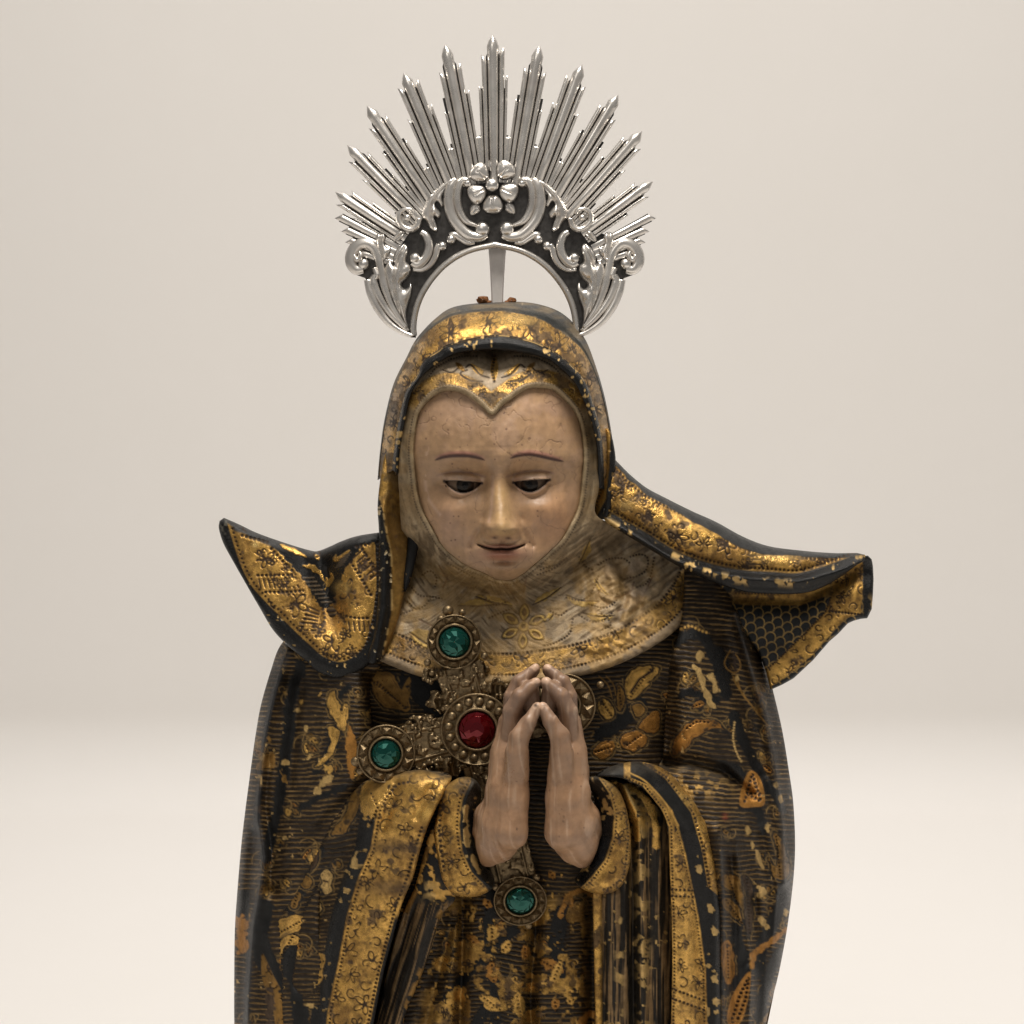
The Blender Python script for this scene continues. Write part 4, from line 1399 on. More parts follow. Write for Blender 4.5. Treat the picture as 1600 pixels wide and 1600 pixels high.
def face_p(p):
    x, y = p.x, p.y
    one = np.ones(len(x))
    p.put(one, FLESH, 0.0, 0.40)
    f = fbm(x, y, 46, 4, 3); g = fbm(x, y, 14, 3, 6)
    p.col *= (0.90 + 0.22 * f + 0.08 * (g - 0.5))[:, None]
    # warm and greyed areas of the old varnish
    p.put(gauss(x, y, 868, 815, 42, 44) * 0.5, (0.52, 0.26, 0.13), 0, 0.38)
    p.put(gauss(x, y, 700, 810, 34, 40) * 0.22, (0.55, 0.30, 0.20), 0, 0.38)
    p.put(gauss(x, y, 870, 650, 60, 40) * 0.35, (0.42, 0.25, 0.14), 0, 0.42)
    p.put(gauss(x, y, 715, 640, 60, 30) * 0.30, (0.36, 0.24, 0.19), 0, 0.42)
    p.put(sstep(0.55, 0.72, f) * 0.22, (0.40, 0.27, 0.22), 0, 0.42)
    p.put(sstep(0.56, 0.70, fbm(x, y, 20, 4, 17)) * 0.20, (0.34, 0.22, 0.16), 0, 0.45)
    nm = np.exp(-(np.abs(x - np.interp(y, [700, 760, 825, 845], [786, 784, 787, 786])) / np.interp(y, [720, 780, 830], [9, 13, 18])) ** 3) * sstep(735, 770, y) * sstep(842, 832, y)
    p.put(nm * (0.35 + 0.5 * fbm(x, y, 12, 3, 14)), (0.44, 0.28, 0.115), 0, 0.58)
    # shade painted into the sockets and under the nose
    for e in EYES:
        cx, cy = e["c"]
        p.put(gauss(x, y, cx - 3, cy - 22, 34, 9) * 0.28, (0.33, 0.215, 0.13), 0, 0.42)
    p.put(gauss(x, y, 784, 846, 24, 5) * 0.2, (0.25, 0.14, 0.095), 0, 0.45)
    # lips
    xm = (x - 783) / 37.5
    ml = 850.5 + 8.5 * (1 - xm ** 2) - 1.2 * np.exp(-(xm / 0.16) ** 2)
    upl = sstep(ml - 9.5 * (1 - np.abs(xm) ** 1.5), ml - 6.5 * (1 - np.abs(xm) ** 1.5), y) * sstep(ml + 1, ml - 1, y) * sstep(1.0, 0.8, np.abs(xm))
    p.put(upl * 0.8, (0.27, 0.115, 0.08), 0, 0.36)
    lol = np.clip(gauss(x, y, 785, 866, 27, 8.5) * 1.5, 0, 1)
    p.put(lol * 0.8 * (y > ml), (0.32, 0.13, 0.088), 0, 0.33)
    p.put(np.exp(-((y - ml) / 1.7) ** 2) * sstep(1.05, 0.9, np.abs(xm)), (0.03, 0.014, 0.010), 0, 0.45)
    # brows
    for pts in ([(680, 719), (694, 713), (712, 710.5), (732, 711), (748, 715), (757, 719)], [(798, 716), (810, 711), (828, 708.5), (848, 712), (866, 717), (880, 721)]):
        sp = spline(pts, 8)
        p.stroke(sp, 4.4, (0.060, 0.022, 0.015), 0, 0.45, 0.2, taper=True, sm=2.2, rough=0)
        p.stroke(sp + [0, -3.5], 2.0, (0.40, 0.20, 0.14), 0, 0.45, 0, taper=True, sm=4)
    # lashes and lid rims, with upper lid highlight and crease shade painted in
    for e in EYES:
        ax, ay = e["a"]; bx, by = e["b"]
        xs = np.linspace(ax - 1, bx + 1, 24)
        o, up, lo, t = eye_open(xs, xs * 0, e)
        p.stroke(np.stack([xs, up + 0.3], 1), 2.0, (0.022, 0.012, 0.009), 0, 0.4, sm=1.6)
        p.stroke(np.stack([xs, up - 5.0], 1), 2.0, (0.60, 0.42, 0.30), 0, 0.34, sm=5)
        p.stroke(np.stack([xs, lo + 0.2], 1), 1.5, (0.045, 0.02, 0.014), 0, 0.4, sm=1.8)
        p.stroke(np.stack([xs[3:-3], lo[3:-3] + 3.2], 1), 1.0, (0.62, 0.44, 0.33), 0, 0.32, sm=2.2)
        xs2 = np.linspace(ax - 12, bx + 6, 20)
        p.stroke(np.stack([xs2, np.interp(xs2, xs, up) - 15 + 0.004 * (xs2 - e["c"][0]) ** 2], 1), 1.2, (0.28, 0.17, 0.115), 0, 0.4, sm=3.5)
        i = np.nonzero(eye_open(x, y, e)[0] < 1.0)[0]
        p.put(np.ones(len(i)), (0.02, 0.012, 0.009), 0, 0.5, 0, i)
    # nostril shadows painted dark
    p.put(gauss(x, y, 773, 839.5, 5, 2.4) * 0.7 + gauss(x, y, 794, 840.5, 5, 2.4) * 0.7, (0.06, 0.03, 0.02), 0, 0.5)
    # pale streaks of rubbed varnish, old scratches and specks
    for pts in ([(664, 740), (668, 775), (684, 800), (700, 815)], [(668, 700), (664, 735)], [(770, 745), (768, 790), (764, 815)]):
        p.stroke(spline(pts, 8), 0.6, (0.57, 0.39, 0.285), 0, 0.34, 0.2, sm=7, brk=0.45)
    R = np.random.RandomState(3)
    for k in range(60):
        cx = R.uniform(650, 905); cy = R.uniform(620, 890); r = R.uniform(0.5, 1.5)
        i = p.near([(cx, cy)], 6)
        p.put(np.clip(0.5 - (np.hypot(p.x[i] - cx, p.y[i] - cy) - r) / 1.4, 0, 1) * 0.75, (0.11, 0.055, 0.04), 0, 0.5, -0.3, i)
    # darker tone along the line where face and coif meet
    p.put(sstep(9, 0, -p.sd) * 0.45, (0.25, 0.17, 0.10), 0, 0.5)
    p.put(crack(x, y) * 0.45, (0.15, 0.085, 0.055), 0, 0.5)
    br = vnoise(x / 5.0 + f * 4, y / 34.0, 15)
    p.col *= (0.93 + 0.14 * br)[:, None]
    p.rgh += (f - 0.5) * 0.3 + 0.06


face = layer("face", FACE_O, face_d, face_p, M_FLESH, STATUE, step=1.1, edge=3, skirt=45, relief=1.0)

for e in EYES:
    cx, cy = e["c"]
    f = eye_front(e)
    n = 40
    rows = []
    for k in range(n):
        a = k / (n - 1) * math.pi / 2
        r = EYE_R * math.sin(a) * 0.99
        th = np.linspace(0, 2 * math.pi, 64, endpoint=False)
        rows.append(np.stack([cx + r * np.cos(th), cy - 2 + r * np.sin(th), np.full(64, f - EYE_R + EYE_R * math.cos(a))], 1))

    def eye_p(p, e=e):
        ix, iy = e["iris"]
        rr = np.hypot(p.x - ix, (p.y - iy) * 1.0)
        p.put(np.ones(len(p.x)), (0.17, 0.115, 0.075), 0, 0.18)
        p.put(sstep(15, 13, rr), (0.012, 0.009, 0.007), 0, 0.05)
        p.put(sstep(10.5, 9, rr), (0.022, 0.017, 0.013), 0, 0.05)
        p.put(sstep(5.5, 4.5, rr), (0.004, 0.004, 0.004), 0, 0.04)
        p.put(gauss(p.x, p.y, e["a"][0], e["a"][1] + 3, 12, 9) * 0.7 + gauss(p.x, p.y, e["b"][0], e["b"][1] + 3, 12, 9) * 0.7, (0.10, 0.05, 0.035), 0, 0.15)

    loft("eye", np.array(rows), M_EYE, face, eye_p, closed=True)

# ------------------------------------------------------------------ wimple: coif round the face and collar on the chest
HEM = [(1112, 900), (1104, 922), (1085, 953), (1050, 990), (1000, 1022), (950, 1044), (880, 1062), (800, 1071), (720, 1068), (660, 1058), (620, 1044), (588, 1030)]
WIM = np.concatenate([spline(HEM, 8), spline([(584, 1010), (600, 960), (618, 900), (626, 840), (624, 780), (622, 730), (628, 670), (642, 612), (666, 570), (710, 538), (776, 528), (850, 542), (893, 580), (918, 630), (934, 700),
                                              (936, 760), (932, 805), (985, 828), (1050, 860), (1105, 888)], 6)])


def collar_base(x, y):
    d = interp(y, [(820, 60), (880, 100), (920, 128), (960, 150), (1010, 172), (1075, 190)])
    u = (x - 800) / 330.0
    return d - 105 * u * u + 8


def wim_drop(x, y):
    s, _, _ = sd_poly(x, y, FACE_O)
    return s < -16


def wim_d(x, y, sd):
    s, bx, by = sd_poly(x, y, FACE_O)
    ring = face_base(bx, by) + 9 - 0.55 * np.maximum(s, 0) - 0.012 * np.maximum(s, 0) ** 2
    top = sstep(660, 610, y)
    ring = ring + top * 0.42 * np.clip(s, 0, 60)
    chin = sstep(820, 880, y)
    ring = ring - chin * np.maximum(s - 14, 0) * 1.4 - 13 * sstep(815, 865, y)
    c = collar_base(x, y)
    k = 14.0
    h = np.clip(0.5 + 0.5 * (ring - c) / k, 0, 1)
    d = c * (1 - h) + ring * h + k * h * (1 - h)
    d = d + 3 * np.exp(-((s - 5) / 4) ** 2) - 3 * np.exp(-((s - 15) / 4) ** 2) * sstep(640, 680, y)
    d = d - np.maximum(-s, 0) * 3.0
    # soft pleats and the modelled flowers on the right breast
    rr = sstep(880, 960, x) * sstep(860, 900, y)
    d = d + rr * (fbm(x + 0.6 * y, (y - 0.5 * x) * 2.2, 34, 2, 3) - 0.5) * 14
    for q_ in ([(928, 852), (952, 885), (962, 930), (950, 975)], [(975, 862), (992, 900), (985, 945), (965, 985)], [(1022, 872), (1028, 905), (1008, 945)], [(900, 872), (915, 910), (912, 950)]):
        d = d + fold(x, y, q_, 8, 7) - fold(x, y, [(a_ + 15, b_ + 4) for a_, b_ in q_], 6, 5)
    ll = sstep(720, 660, x) * sstep(870, 920, y)
    d = d + ll * (fbm(x, y, 30, 2, 8) - 0.5) * 9
    e, _, _ = sd_path(x, y, spline(HEM, 8))
    d = d + 4 * np.exp(-((e - 8) / 6) ** 2) + 5 * sstep(60, 0, e)
    return d


def wim_p(p):
    x, y = p.x, p.y
    one = np.ones(len(x))
    base = np.array((0.35, 0.258, 0.152))
    p.put(one, base, 0.02, 0.55)
    s, bx, by = sd_poly(x, y, FACE_O)
    f = fbm(x, y, 40, 4, 2)
    p.col *= (0.72 + 0.55 * f)[:, None]
    # brushed sgraffito lines: radiating from the chin
    a = np.arctan2(y - 820, x - 790)
    rad = np.hypot(x - 790, y - 820)
    swirl = rad * 0.9 + a * 120 * sstep(0.9, 0.3, np.abs(a - 1.2) - 0.3)
    l1 = vnoise((x * 0.55 + y * 0.85) / 3.0 + f * 3, (y * 0.55 - x * 0.85) / 40.0, 5)
    l2 = vnoise(swirl / 3.2, a * 9, 9)
    wgt = sstep(830, 900, x)
    ln = l1 * wgt + l2 * (1 - wgt)
    k = sstep(0.56, 0.78, ln) * sstep(780, 850, y)
    p.put(k * 0.65, (0.10, 0.068, 0.038), 0.0, 0.6, -0.8)
    k2 = sstep(0.36, 0.2, ln) * sstep(780, 850, y)
    p.put(k2 * 0.45, (0.50, 0.40, 0.27), 0.0, 0.5, 0.6)
    side = sstep(830, 780, y) * sstep(640, 660, y)
    l3 = vnoise(s / 2.6, (y + x * 0.2) / 46.0, 3)
    p.put(sstep(0.55, 0.8, l3) * side * 0.6, (0.12, 0.085, 0.045), 0.05, 0.6, -0.4)
    p.put(side * 0.45, (0.22, 0.165, 0.095), 0.1, 0.55)
    p.put(side * sstep(0.35, 0.6, fbm(x, y, 16, 3, 12)) * 0.35, GOLD2, 0.4, 0.45)
    # bead line following the face edge
    p.dots(np.concatenate([FACE_O, FACE_O[:1]]) , 4.6, 0.01, INK)
    i = np.nonzero((s > 0) & (s < 30))[0]
    P = np.concatenate([FACE_O, FACE_O[:1]])
    dd, t, _ = sd_path(x[i], y[i], P)
    for off, sp, r in ((6.5, 4.2, 1.3), (25.0, 4.4, 1.4)):
        q = (t % sp) - sp / 2
        m = np.clip(0.5 - (np.hypot(dd - off, q) - r) / 1.2, 0, 1)
        if off > 20:
            m = m * (y[i] < 640)
        p.put(m * 0.8, INK, 0.1, 0.55, -0.8, i)
    p.put(sstep(4, 1, s) * sstep(-3, 0, s) * 0.4, (0.42, 0.33, 0.19), 0.15, 0.45)
    # gold of the heart-shaped brow band
    band = sstep(6.5, 8, s) * sstep(27, 24, s) * sstep(655, 632, y + np.abs(x - 775) * 0.05)
    gild(p, band * 0.95, 62, 0.95, 0.40)
    engrave(p, band, 66, 16, 5, 8)
    p.put(sstep(27, 29, s) * sstep(640, 610, y) * 0.55, (0.46, 0.37, 0.27), 0, 0.5)
    for pts in ([(772, 596), (769, 580), (773, 556)], ):
        p.poly(spline(teardrop(pts[0], pts[2], 6), 5, True), GOLD1, 0.7, 0.3, 1.0, wear=0.15)
        p.dots(pts, 5, 2.2, INK)
    for sx in (-1, 1):
        c = 774
        p.poly(spline(teardrop((c + sx * 14, 585), (c + sx * 38, 568), 5, sx * 3), 5, True), GOLD1, 0.65, 0.32, 0.9, wear=0.25)
        p.stroke(spline([(c + sx * 10, 590), (c + sx * 24, 585), (c + sx * 38, 570), (c + sx * 46, 574)], 6), 1.4, INK, 0, 0.55, -0.7)
        p.stroke(spline([(c + sx * 20, 596), (c + sx * 40, 594), (c + sx * 55, 584), (c + sx * 44, 578)], 6), 1.2, INK, 0, 0.55, -0.7)
        p.stroke(spline([(c + sx * 55, 572), (c + sx * 68, 582), (c + sx * 82, 578)], 6), 1.2, INK, 0, 0.55, -0.7)
        p.dots(spline([(c + sx * 30, 556), (c + sx * 60, 558), (c + sx * 90, 572), (c + sx * 104, 588)], 6), 4.4, 1.2, INK)
        p.poly(spline(teardrop((c + sx * 48, 580), (c + sx * 62, 566), 4), 5, True), GOLD2, 0.6, 0.35, 0.6)
    # hem band
    hem = spline(HEM, 8)
    e, t, _ = sd_path(x, y, hem)
    ok = sstep(600, 620, y + 0 * x + 250)
    hb = sstep(15, 17, e) * sstep(50, 47, e) * sstep(880, 900, y)
    gild(p, hb * (0.6 + 0.4 * sstep(0.35, 0.5, f)), 63, 0.92, 0.36, 0.4)
    engrave(p, hb, 67, 40, 9, 15)
    for off, sp, r in ((16.0, 6.2, 2.2), (49.0, 7.2, 2.5)):
        q = (t % sp) - sp / 2
        rho = np.hypot(e - off, q)
        p.put(np.clip(0.5 - (rho - r) / 1.2, 0, 1) * (y > 880), INK, 0.1, 0.5, -1.2)
        p.put(np.exp(-((rho - r - 1.2) / 0.9) ** 2) * (y > 880) * 0.35, GOLD2, 0.4, 0.4, 0.5)
    p.put(sstep(15, 12, e) * 0.85, (0.17, 0.12, 0.068), 0.05, 0.5)
    # central flower and sprays
    for k in range(6):
        an = -math.pi / 2 + k * math.pi / 3 + 0.05
        cx, cy = 818, 979
        a0 = (cx + 9 * math.cos(an), cy + 9 * math.sin(an)); a1 = (cx + 38 * math.cos(an), cy + 36 * math.sin(an))
        p.poly(spline(teardrop(a0, a1, 8), 5, True), (0.42, 0.28, 0.085), 0.45, 0.42, 1.0, wear=0.12)
        b0 = (cx + 16 * math.cos(an), cy + 16 * math.sin(an)); b1 = (cx + 31 * math.cos(an), cy + 30 * math.sin(an))
        p.poly(spline(teardrop(b0, b1, 3.4), 5, True), (0.13, 0.08, 0.04), 0.1, 0.5, -0.8)
        p.stroke(np.array(spline(teardrop(a0, a1, 8), 5, True)), 0.8, INK, 0, 0.5, -0.6)
    p.poly([(818 + 8 * math.cos(q), 979 + 8 * math.sin(q)) for q in np.linspace(0, 6.28, 14)[:-1]], (0.42, 0.28, 0.085), 0.45, 0.42, 1.0)
    p.poly([(818 + 3.4 * math.cos(q), 979 + 3.4 * math.sin(q)) for q in np.linspace(0, 6.28, 12)[:-1]], INK, 0.1, 0.5, -1)
    for a0, a1, w, b in (((716, 946), (790, 940), 6, -3), ((832, 945), (876, 918), 5, 0), ((905, 880), (922, 842), 5, 3), ((744, 932), (800, 946), 4, -2), ((912, 958), (960, 962), 6, 6), ((885, 930), (935, 940), 5, 8),
                         ((930, 905), (950, 930), 4, 2), ((640, 988), (700, 1010), 14, 0), ((865, 960), (850, 972), 6, 0)):
        p.poly(spline(teardrop(a0, a1, w, b), 5, True), (0.44, 0.29, 0.085), 0.45, 0.42, 0.8, wear=0.18, rough=3)
        p.stroke(spline([a0, ((a0[0] + a1[0]) / 2 - b * 0.2, (a0[1] + a1[1]) / 2 + w * 0.6), a1], 6), 1.1, INK, 0, 0.5, -0.6)
    # punched scrolls
    for pts in ([(935, 882), (950, 874), (972, 872), (985, 880)], [(985, 870), (1000, 866), (1012, 872), (1010, 890), (996, 900), (978, 904), (968, 914)], [(885, 934), (910, 938), (925, 925), (935, 900)],
                [(920, 945), (945, 950), (962, 940), (965, 925)], [(905, 962), (925, 972), (946, 968), (958, 956)], [(1022, 872), (1018, 895), (1010, 912), (995, 918)], [(895, 968), (890, 990), (870, 1004), (850, 1010)],
                [(860, 955), (875, 962), (885, 955)], [(636, 940), (650, 952), (664, 946), (672, 936)], [(660, 898), (672, 892), (682, 902), (680, 916)], [(640, 915), (655, 930), (672, 932), (690, 935)],
                [(622, 962), (640, 955), (655, 950)], [(845, 890), (860, 884)], [(760, 935), (775, 945), (790, 940)], [(765, 965), (780, 958), (795, 952)], [(905, 870), (915, 885), (925, 890)], [(940, 960), (955, 975), (940, 985)],
                [(700, 880), (722, 892), (745, 905)], [(840, 898), (865, 888), (885, 872)]):
        p.dots(spline(pts, 6), 4.8, 1.6, INK)
    for pts in ([(700, 898), (696, 910), (692, 918)], [(686, 884), (694, 896), (700, 905)], [(655, 968), (690, 985), (700, 988)], [(790, 912), (800, 928), (808, 940)], [(822, 905), (818, 925)], [(960, 935), (985, 925), (990, 910)], [(985, 960), (1005, 930), (1020, 900)],
                [(965, 955), (985, 945), (1000, 925)], [(940, 920), (935, 930), (950, 945)]):
        p.stroke(spline(pts, 6), 1.3, (0.16, 0.095, 0.055), 0, 0.55, -0.9)
    for pts in ([(950, 880), (970, 890), (965, 905), (945, 900)], [(990, 875), (1005, 880), (995, 893), (980, 895)], [(980, 930), (1010, 915), (1000, 940), (975, 955)]):
        p.poly(spline(pts, 5, True), (0.36, 0.27, 0.18), 0, 0.5, 1.6, sm=6)
    p.put(sstep(0.54, 0.70, fbm(x, y, 22, 4, 19)) * 0.45, (0.17, 0.115, 0.06), 0, 0.6)
    p.put(sstep(0.47, 0.62, fbm(x, y, 30, 4, 29)) * sstep(860, 900, y) * 0.42, (0.40, 0.24, 0.07), 0.45, 0.40)


layer("wimple", WIM, wim_d, wim_p, M_CLOTH, STATUE, step=1.3, edge=4, skirt=30, cap=False, drop=wim_drop)

# ------------------------------------------------------------------ hood of the mantle
HB = [(622, 740), (624, 705), (631, 668), (642, 618), (657, 592), (676, 574), (697, 560), (724, 550), (773, 547), (821, 552), (856, 562), (876, 577), (897, 598), (911, 625), (922, 653), (931, 690), (934, 725), (930, 760)]
HC = [(614, 735), (618, 700), (625, 655), (635, 614), (652, 589), (663, 566), (685, 551), (704, 540), (773, 526), (821, 533), (849, 543), (876, 559), (900, 581), (915, 602), (926, 632), (938, 678), (942, 720), (944, 765)]
HD = [(592, 745), (596, 705), (604, 655), (616, 608), (640, 556), (660, 526), (684, 507), (714, 493), (773, 487), (816, 492), (844, 500), (871, 515), (893, 531), (915, 556), (936, 603), (951, 668), (955, 715), (953, 770)]
HE = [(590, 750), (594, 705), (601, 655), (615, 600), (635, 559), (651, 529), (680, 498), (712, 479), (776, 472), (825, 473), (862, 482), (886, 496), (906, 518), (922, 547), (943, 613), (956, 680), (960, 720), (960, 775)]
HDB = [150, 160, 172, 184, 190, 192, 193, 195, 196, 195, 193, 192, 190, 185, 176, 162, 146, 124]
HDD = [52, 62, 74, 90, 104, 112, 118, 122, 124, 122, 118, 112, 104, 92, 76, 62, 52, 45]


def build_hood():
    def res(c, d, n=10):
        return spline([(a, b, e) for (a, b), e in zip(c, d)], n)
    B = res(HB, HDB); n = len(B)
    C = res(HC, [v - 2 for v in HDB]); D = res(HD, HDD)
    E = res(HE, [v * 0.12 - 8 for v in HDD])
    ctr = np.array([776, 650, 0.0])
    A = B.copy(); A[:, :2] += (np.array([776, 680]) - A[:, :2]) * 0.0; A[:, 2] -= 38
    A[:, :2] -= (ctr[:2] - A[:, :2]) * 0.04
    F = E.copy(); F[:, :2] = ctr[:2] + (E[:, :2] - ctr[:2]) * 0.97; F[:, 2] = -55
    G = E.copy(); G[:, :2] = ctr[:2] + (E[:, :2] - ctr[:2]) * 0.78; G[:, 2] = -115
    H = E.copy(); H[:, :2] = ctr[:2] + (E[:, :2] - ctr[:2]) * 0.40; H[:, 2] = -150
    I = E.copy(); I[:, :2] = ctr[:2] + (E[:, :2] - ctr[:2]) * 0.02; I[:, 2] = -158
    # fine interpolation across and along
    rings = [A, B, (B + C) / 2 + [0, 0, 7], C, C * 0.93 + D * 0.07 + [0, 0, -3], C * 0.5 + D * 0.5 + [0, 0, 12], D, D * 0.5 + E * 0.5 + [0, 0, 26], E, F, G, H, I]
    sub = [4, 5, 5, 3, 14, 14, 8, 10, 4, 3, 3, 2]
    K = np.array(rings)                       # (rings, n, 3)
    rows = []; tv = []
    for i in range(len(rings) - 1):
        p1, p2 = K[i], K[i + 1]
        p0 = K[i - 1] if i > 0 else 2 * p1 - p2
        p3 = K[i + 2] if i + 2 < len(rings) else 2 * p2 - p1
        for s in range(sub[i]):
            t = s / sub[i]
            rows.append(0.5 * ((2 * p1) + (-p0 + p2) * t + (2 * p0 - 5 * p1 + 4 * p2 - p3) * t * t + (-p0 + 3 * p1 - 3 * p2 + p3) * t ** 3))
            tv.append(i + t)
    rows.append(K[-1]); tv.append(len(rings) - 1)
    R = np.array(rows)                        # (M, n, 3)
    # refine along the hood
    M, N = R.shape[:2]
    fine = 5
    u = np.linspace(0, N - 1, (N - 1) * fine + 1)
    lo = np.clip(np.floor(u).astype(int), 0, N - 2); fr = (u - lo)[None, :, None]
    R = R[:, lo] * (1 - fr) + R[:, lo + 1] * fr
    tvv = np.array(tv)

    def hood_p(p):
        t = tvv[p.row]
        s = p.colm / R.shape[1]
        x, y = p.x, p.y
        one = np.ones(len(x))
        p.put(one, (0.040, 0.039, 0.036), 0, 0.46)
        p.put(sstep(0.35, 0.62, fbm(x * 0.5, y * 1.6, 18, 4, 3)) * 0.9, (0.15, 0.115, 0.072), 0.1, 0.55)
        chips(p, one, 78, 0.66, 9, (0.20, 0.145, 0.08))
        # gold band
        jag = (fbm(x, y, 10, 2, 5) - 0.5) * 0.25
        g = sstep(4.02, 4.1, t + jag * 0.4) * sstep(6.05, 5.95, t + jag * 0.8)
        gild(p, g, 71, 1.05, 0.47, 0.30)
        sidewear = sstep(0.30, 0.20, s) + sstep(0.72, 0.82, s)
        p.put(g * sidewear * sstep(0.40, 0.62, fbm(x, y, 16, 3, 9)) * 0.7, (0.19, 0.135, 0.085), 0.25, 0.5)
        for k, (fx, fy) in enumerate(((704, 520), (764, 503), (829, 512), (873, 540), (660, 560), (640, 600), (918, 590), (930, 640), (616, 660))):
            p.flower(fx, fy, 20 if k < 4 else 15, 6, 0.3 * k, INK, 1.3, mask=g)
        engrave(p, g * (t > 4.2) * (t < 5.8), 73, 22, 6, 10)
        for tt in (4.12, 5.9):
            m = np.exp(-((t - tt) / 0.07) ** 2) * (np.sin(p.colm * 2 * math.pi / 9.0) > 0)
            p.put(m * 0.85, INK, 0.1, 0.5, -1.0)
        p.put(g * (np.exp(-((x - 664 - (y - 540) * 0) / 1e9) ** 2)) * gauss(x, y, 805, 500, 24, 8) * 0.8, (0.85, 0.55, 0.16), 0.85, 0.24)  # gleam on top of the hood band, painted as brighter gold
        # dark front border
        b = sstep(0.2, 0.4, t) * sstep(4.08, 4.0, t)
        p.put(b, BLK, 0.0, 0.20)
        chips(p, b, 75, 0.64, 7)
        m = b * np.exp(-((t - 3.6) / 0.3) ** 2) * sstep(0.55, 0.62, fbm(x, y, 9, 2, 77))
        p.put(m, PALEG, 0.4, 0.4, -0.5)
        # lining
        p.put(sstep(0.35, 0.1, t), (0.22, 0.13, 0.04), 0.4, 0.45)
        dk = sstep(6.05, 6.2, t) * sstep(7.0, 6.6, t)
        p.put(dk * 0.8, (0.018, 0.021, 0.021), 0, 0.35)

    loft("hood", R, M_PAINT, STATUE, hood_p)


build_hood()

# ------------------------------------------------------------------ turned-back edges of the hood beside the face
LAP_L = spline([(612, 690), (600, 715), (594, 750), (590, 790), (592, 830), (592, 870), (592, 910), (590, 950), (585, 990), (574, 1030), (590, 1036), (606, 1010), (620, 975), (632, 925), (639, 870), (642, 815), (634, 750), (626, 705)], 6, True)


def lap_l_d(x, y, sd):
    d = interp(y, [(680, 92), (740, 118), (800, 128), (880, 142), (960, 158), (1040, 170)])
    xl = interp(y, [(690, 612), (750, 594), (790, 590), (870, 592), (950, 590), (1036, 574)])
    e = x - xl
    return d + 8 * np.exp(-((e - 9) / 7) ** 2) * sstep(760, 800, y) - np.maximum(e - 14, 0) * 0.55


def lap_l_p(p):
    x, y = p.x, p.y
    one = np.ones(len(x))
    xl = interp(y, [(690, 612), (750, 594), (790, 590), (870, 592), (950, 590), (1036, 574)])
    e = x - xl
    gild(p, one, 83, 0.62, 0.22, 0.42)
    p.put(sstep(800, 830, y) * 0.5, (0.17, 0.09, 0.022), 0.35, 0.45)
    p.put(sstep(790, 740, y) * sstep(0.4, 0.6, fbm(x, y, 12, 3, 9)) * 0.6, (0.13, 0.10, 0.06), 0.2, 0.5)
    w = interp(y, [(770, 0), (800, 9), (835, 14), (870, 20), (960, 23), (1040, 22)])
    b = sstep(1.5, -1.5, e - w) * (y > 772)
    p.put(b, BLK, 0, 0.20, 0.6)
    chips(p, b, 85, 0.635, 6, (0.62, 0.50, 0.30))
    p.put(np.exp(-((e - w) / 1.6) ** 2) * (y > 775) * sstep(0.45, 0.55, fbm(x, y, 9, 2, 3)) * 0.8, PALEG, 0.4, 0.4)
    p.dots([(626, 700), (633, 750), (640, 815), (637, 870), (630, 925)], 5, 1.4, INK)


layer("hood_lapel", LAP_L, lap_l_d, lap_l_p, M_PAINT, STATUE, step=1.3, edge=5, skirt=40)

LAP_R = spline([(938, 672), (934, 700), (930, 740), (924, 775), (914, 800), (920, 806), (934, 812), (946, 810), (954, 798), (958, 780), (962, 730), (960, 700), (952, 672)], 6, True)


def lap_r_d(x, y, sd):
    d = interp(y, [(670, 100), (740, 112), (800, 118), (850, 128)])
    xr = interp(y, [(670, 957), (730, 960), (780, 957), (840, 952)])
    e = xr - x
    return d + 6 * np.exp(-((e - 6) / 6) ** 2) - np.maximum(e - 10, 0) * 0.7


def lap_r_p(p):
    x, y = p.x, p.y
    xr = interp(y, [(670, 957), (730, 960), (780, 957), (840, 952)])
    e = xr - x
    gild(p, np.ones(len(x)), 87, 0.7, 0.25, 0.4)
    p.put(sstep(25, 32, e + (y - 760) * 0.1) * 0.6, (0.18, 0.09, 0.022), 0.3, 0.45)
    w = interp(y, [(670, 3), (720, 8), (780, 11), (800, 20), (840, 40)])
    b = sstep(1.5, -1.5, e - w)
    p.put(b, BLK, 0, 0.20, 0.5)
    chips(p, b, 88, 0.66, 6)
    p.dots([(943, 690), (942, 730), (938, 770), (928, 800)], 5, 1.4, INK)


layer("hood_lapel", LAP_R, lap_r_d, lap_r_p, M_PAINT, STATUE, step=1.3, edge=4, skirt=40)

# ------------------------------------------------------------------ flying corners of the mantle
FLAP_L = np.concatenate([spline([(350, 809), (373, 819), (400, 832), (430, 843), (460, 853), (485, 860), (497, 861), (515, 854), (535, 845), (560, 837), (592, 832)], 5),
                         spline([(597, 860), (602, 900), (601, 940), (596, 985), (588, 1018), (574, 1040), (550, 1054), (526, 1059), (497, 1050), (480, 1034), (454, 1013), (427, 985), (406, 950), (384, 912), (363, 875), (349, 849), (342, 826), (343, 814)], 5)])
FL_IN = spline([(359, 830), (375, 879), (391, 912), (415, 940), (438, 963), (462, 987), (489, 1012), (506, 1026), (529, 1034), (550, 1027), (569, 1008), (578, 978), (584, 949), (588, 905), (586, 852)], 6)
FL_TOP = [(345, 800), (373, 819), (400, 832), (430, 843), (460, 853), (485, 860), (497, 861), (515, 854), (535, 845), (560, 837), (592, 830)]


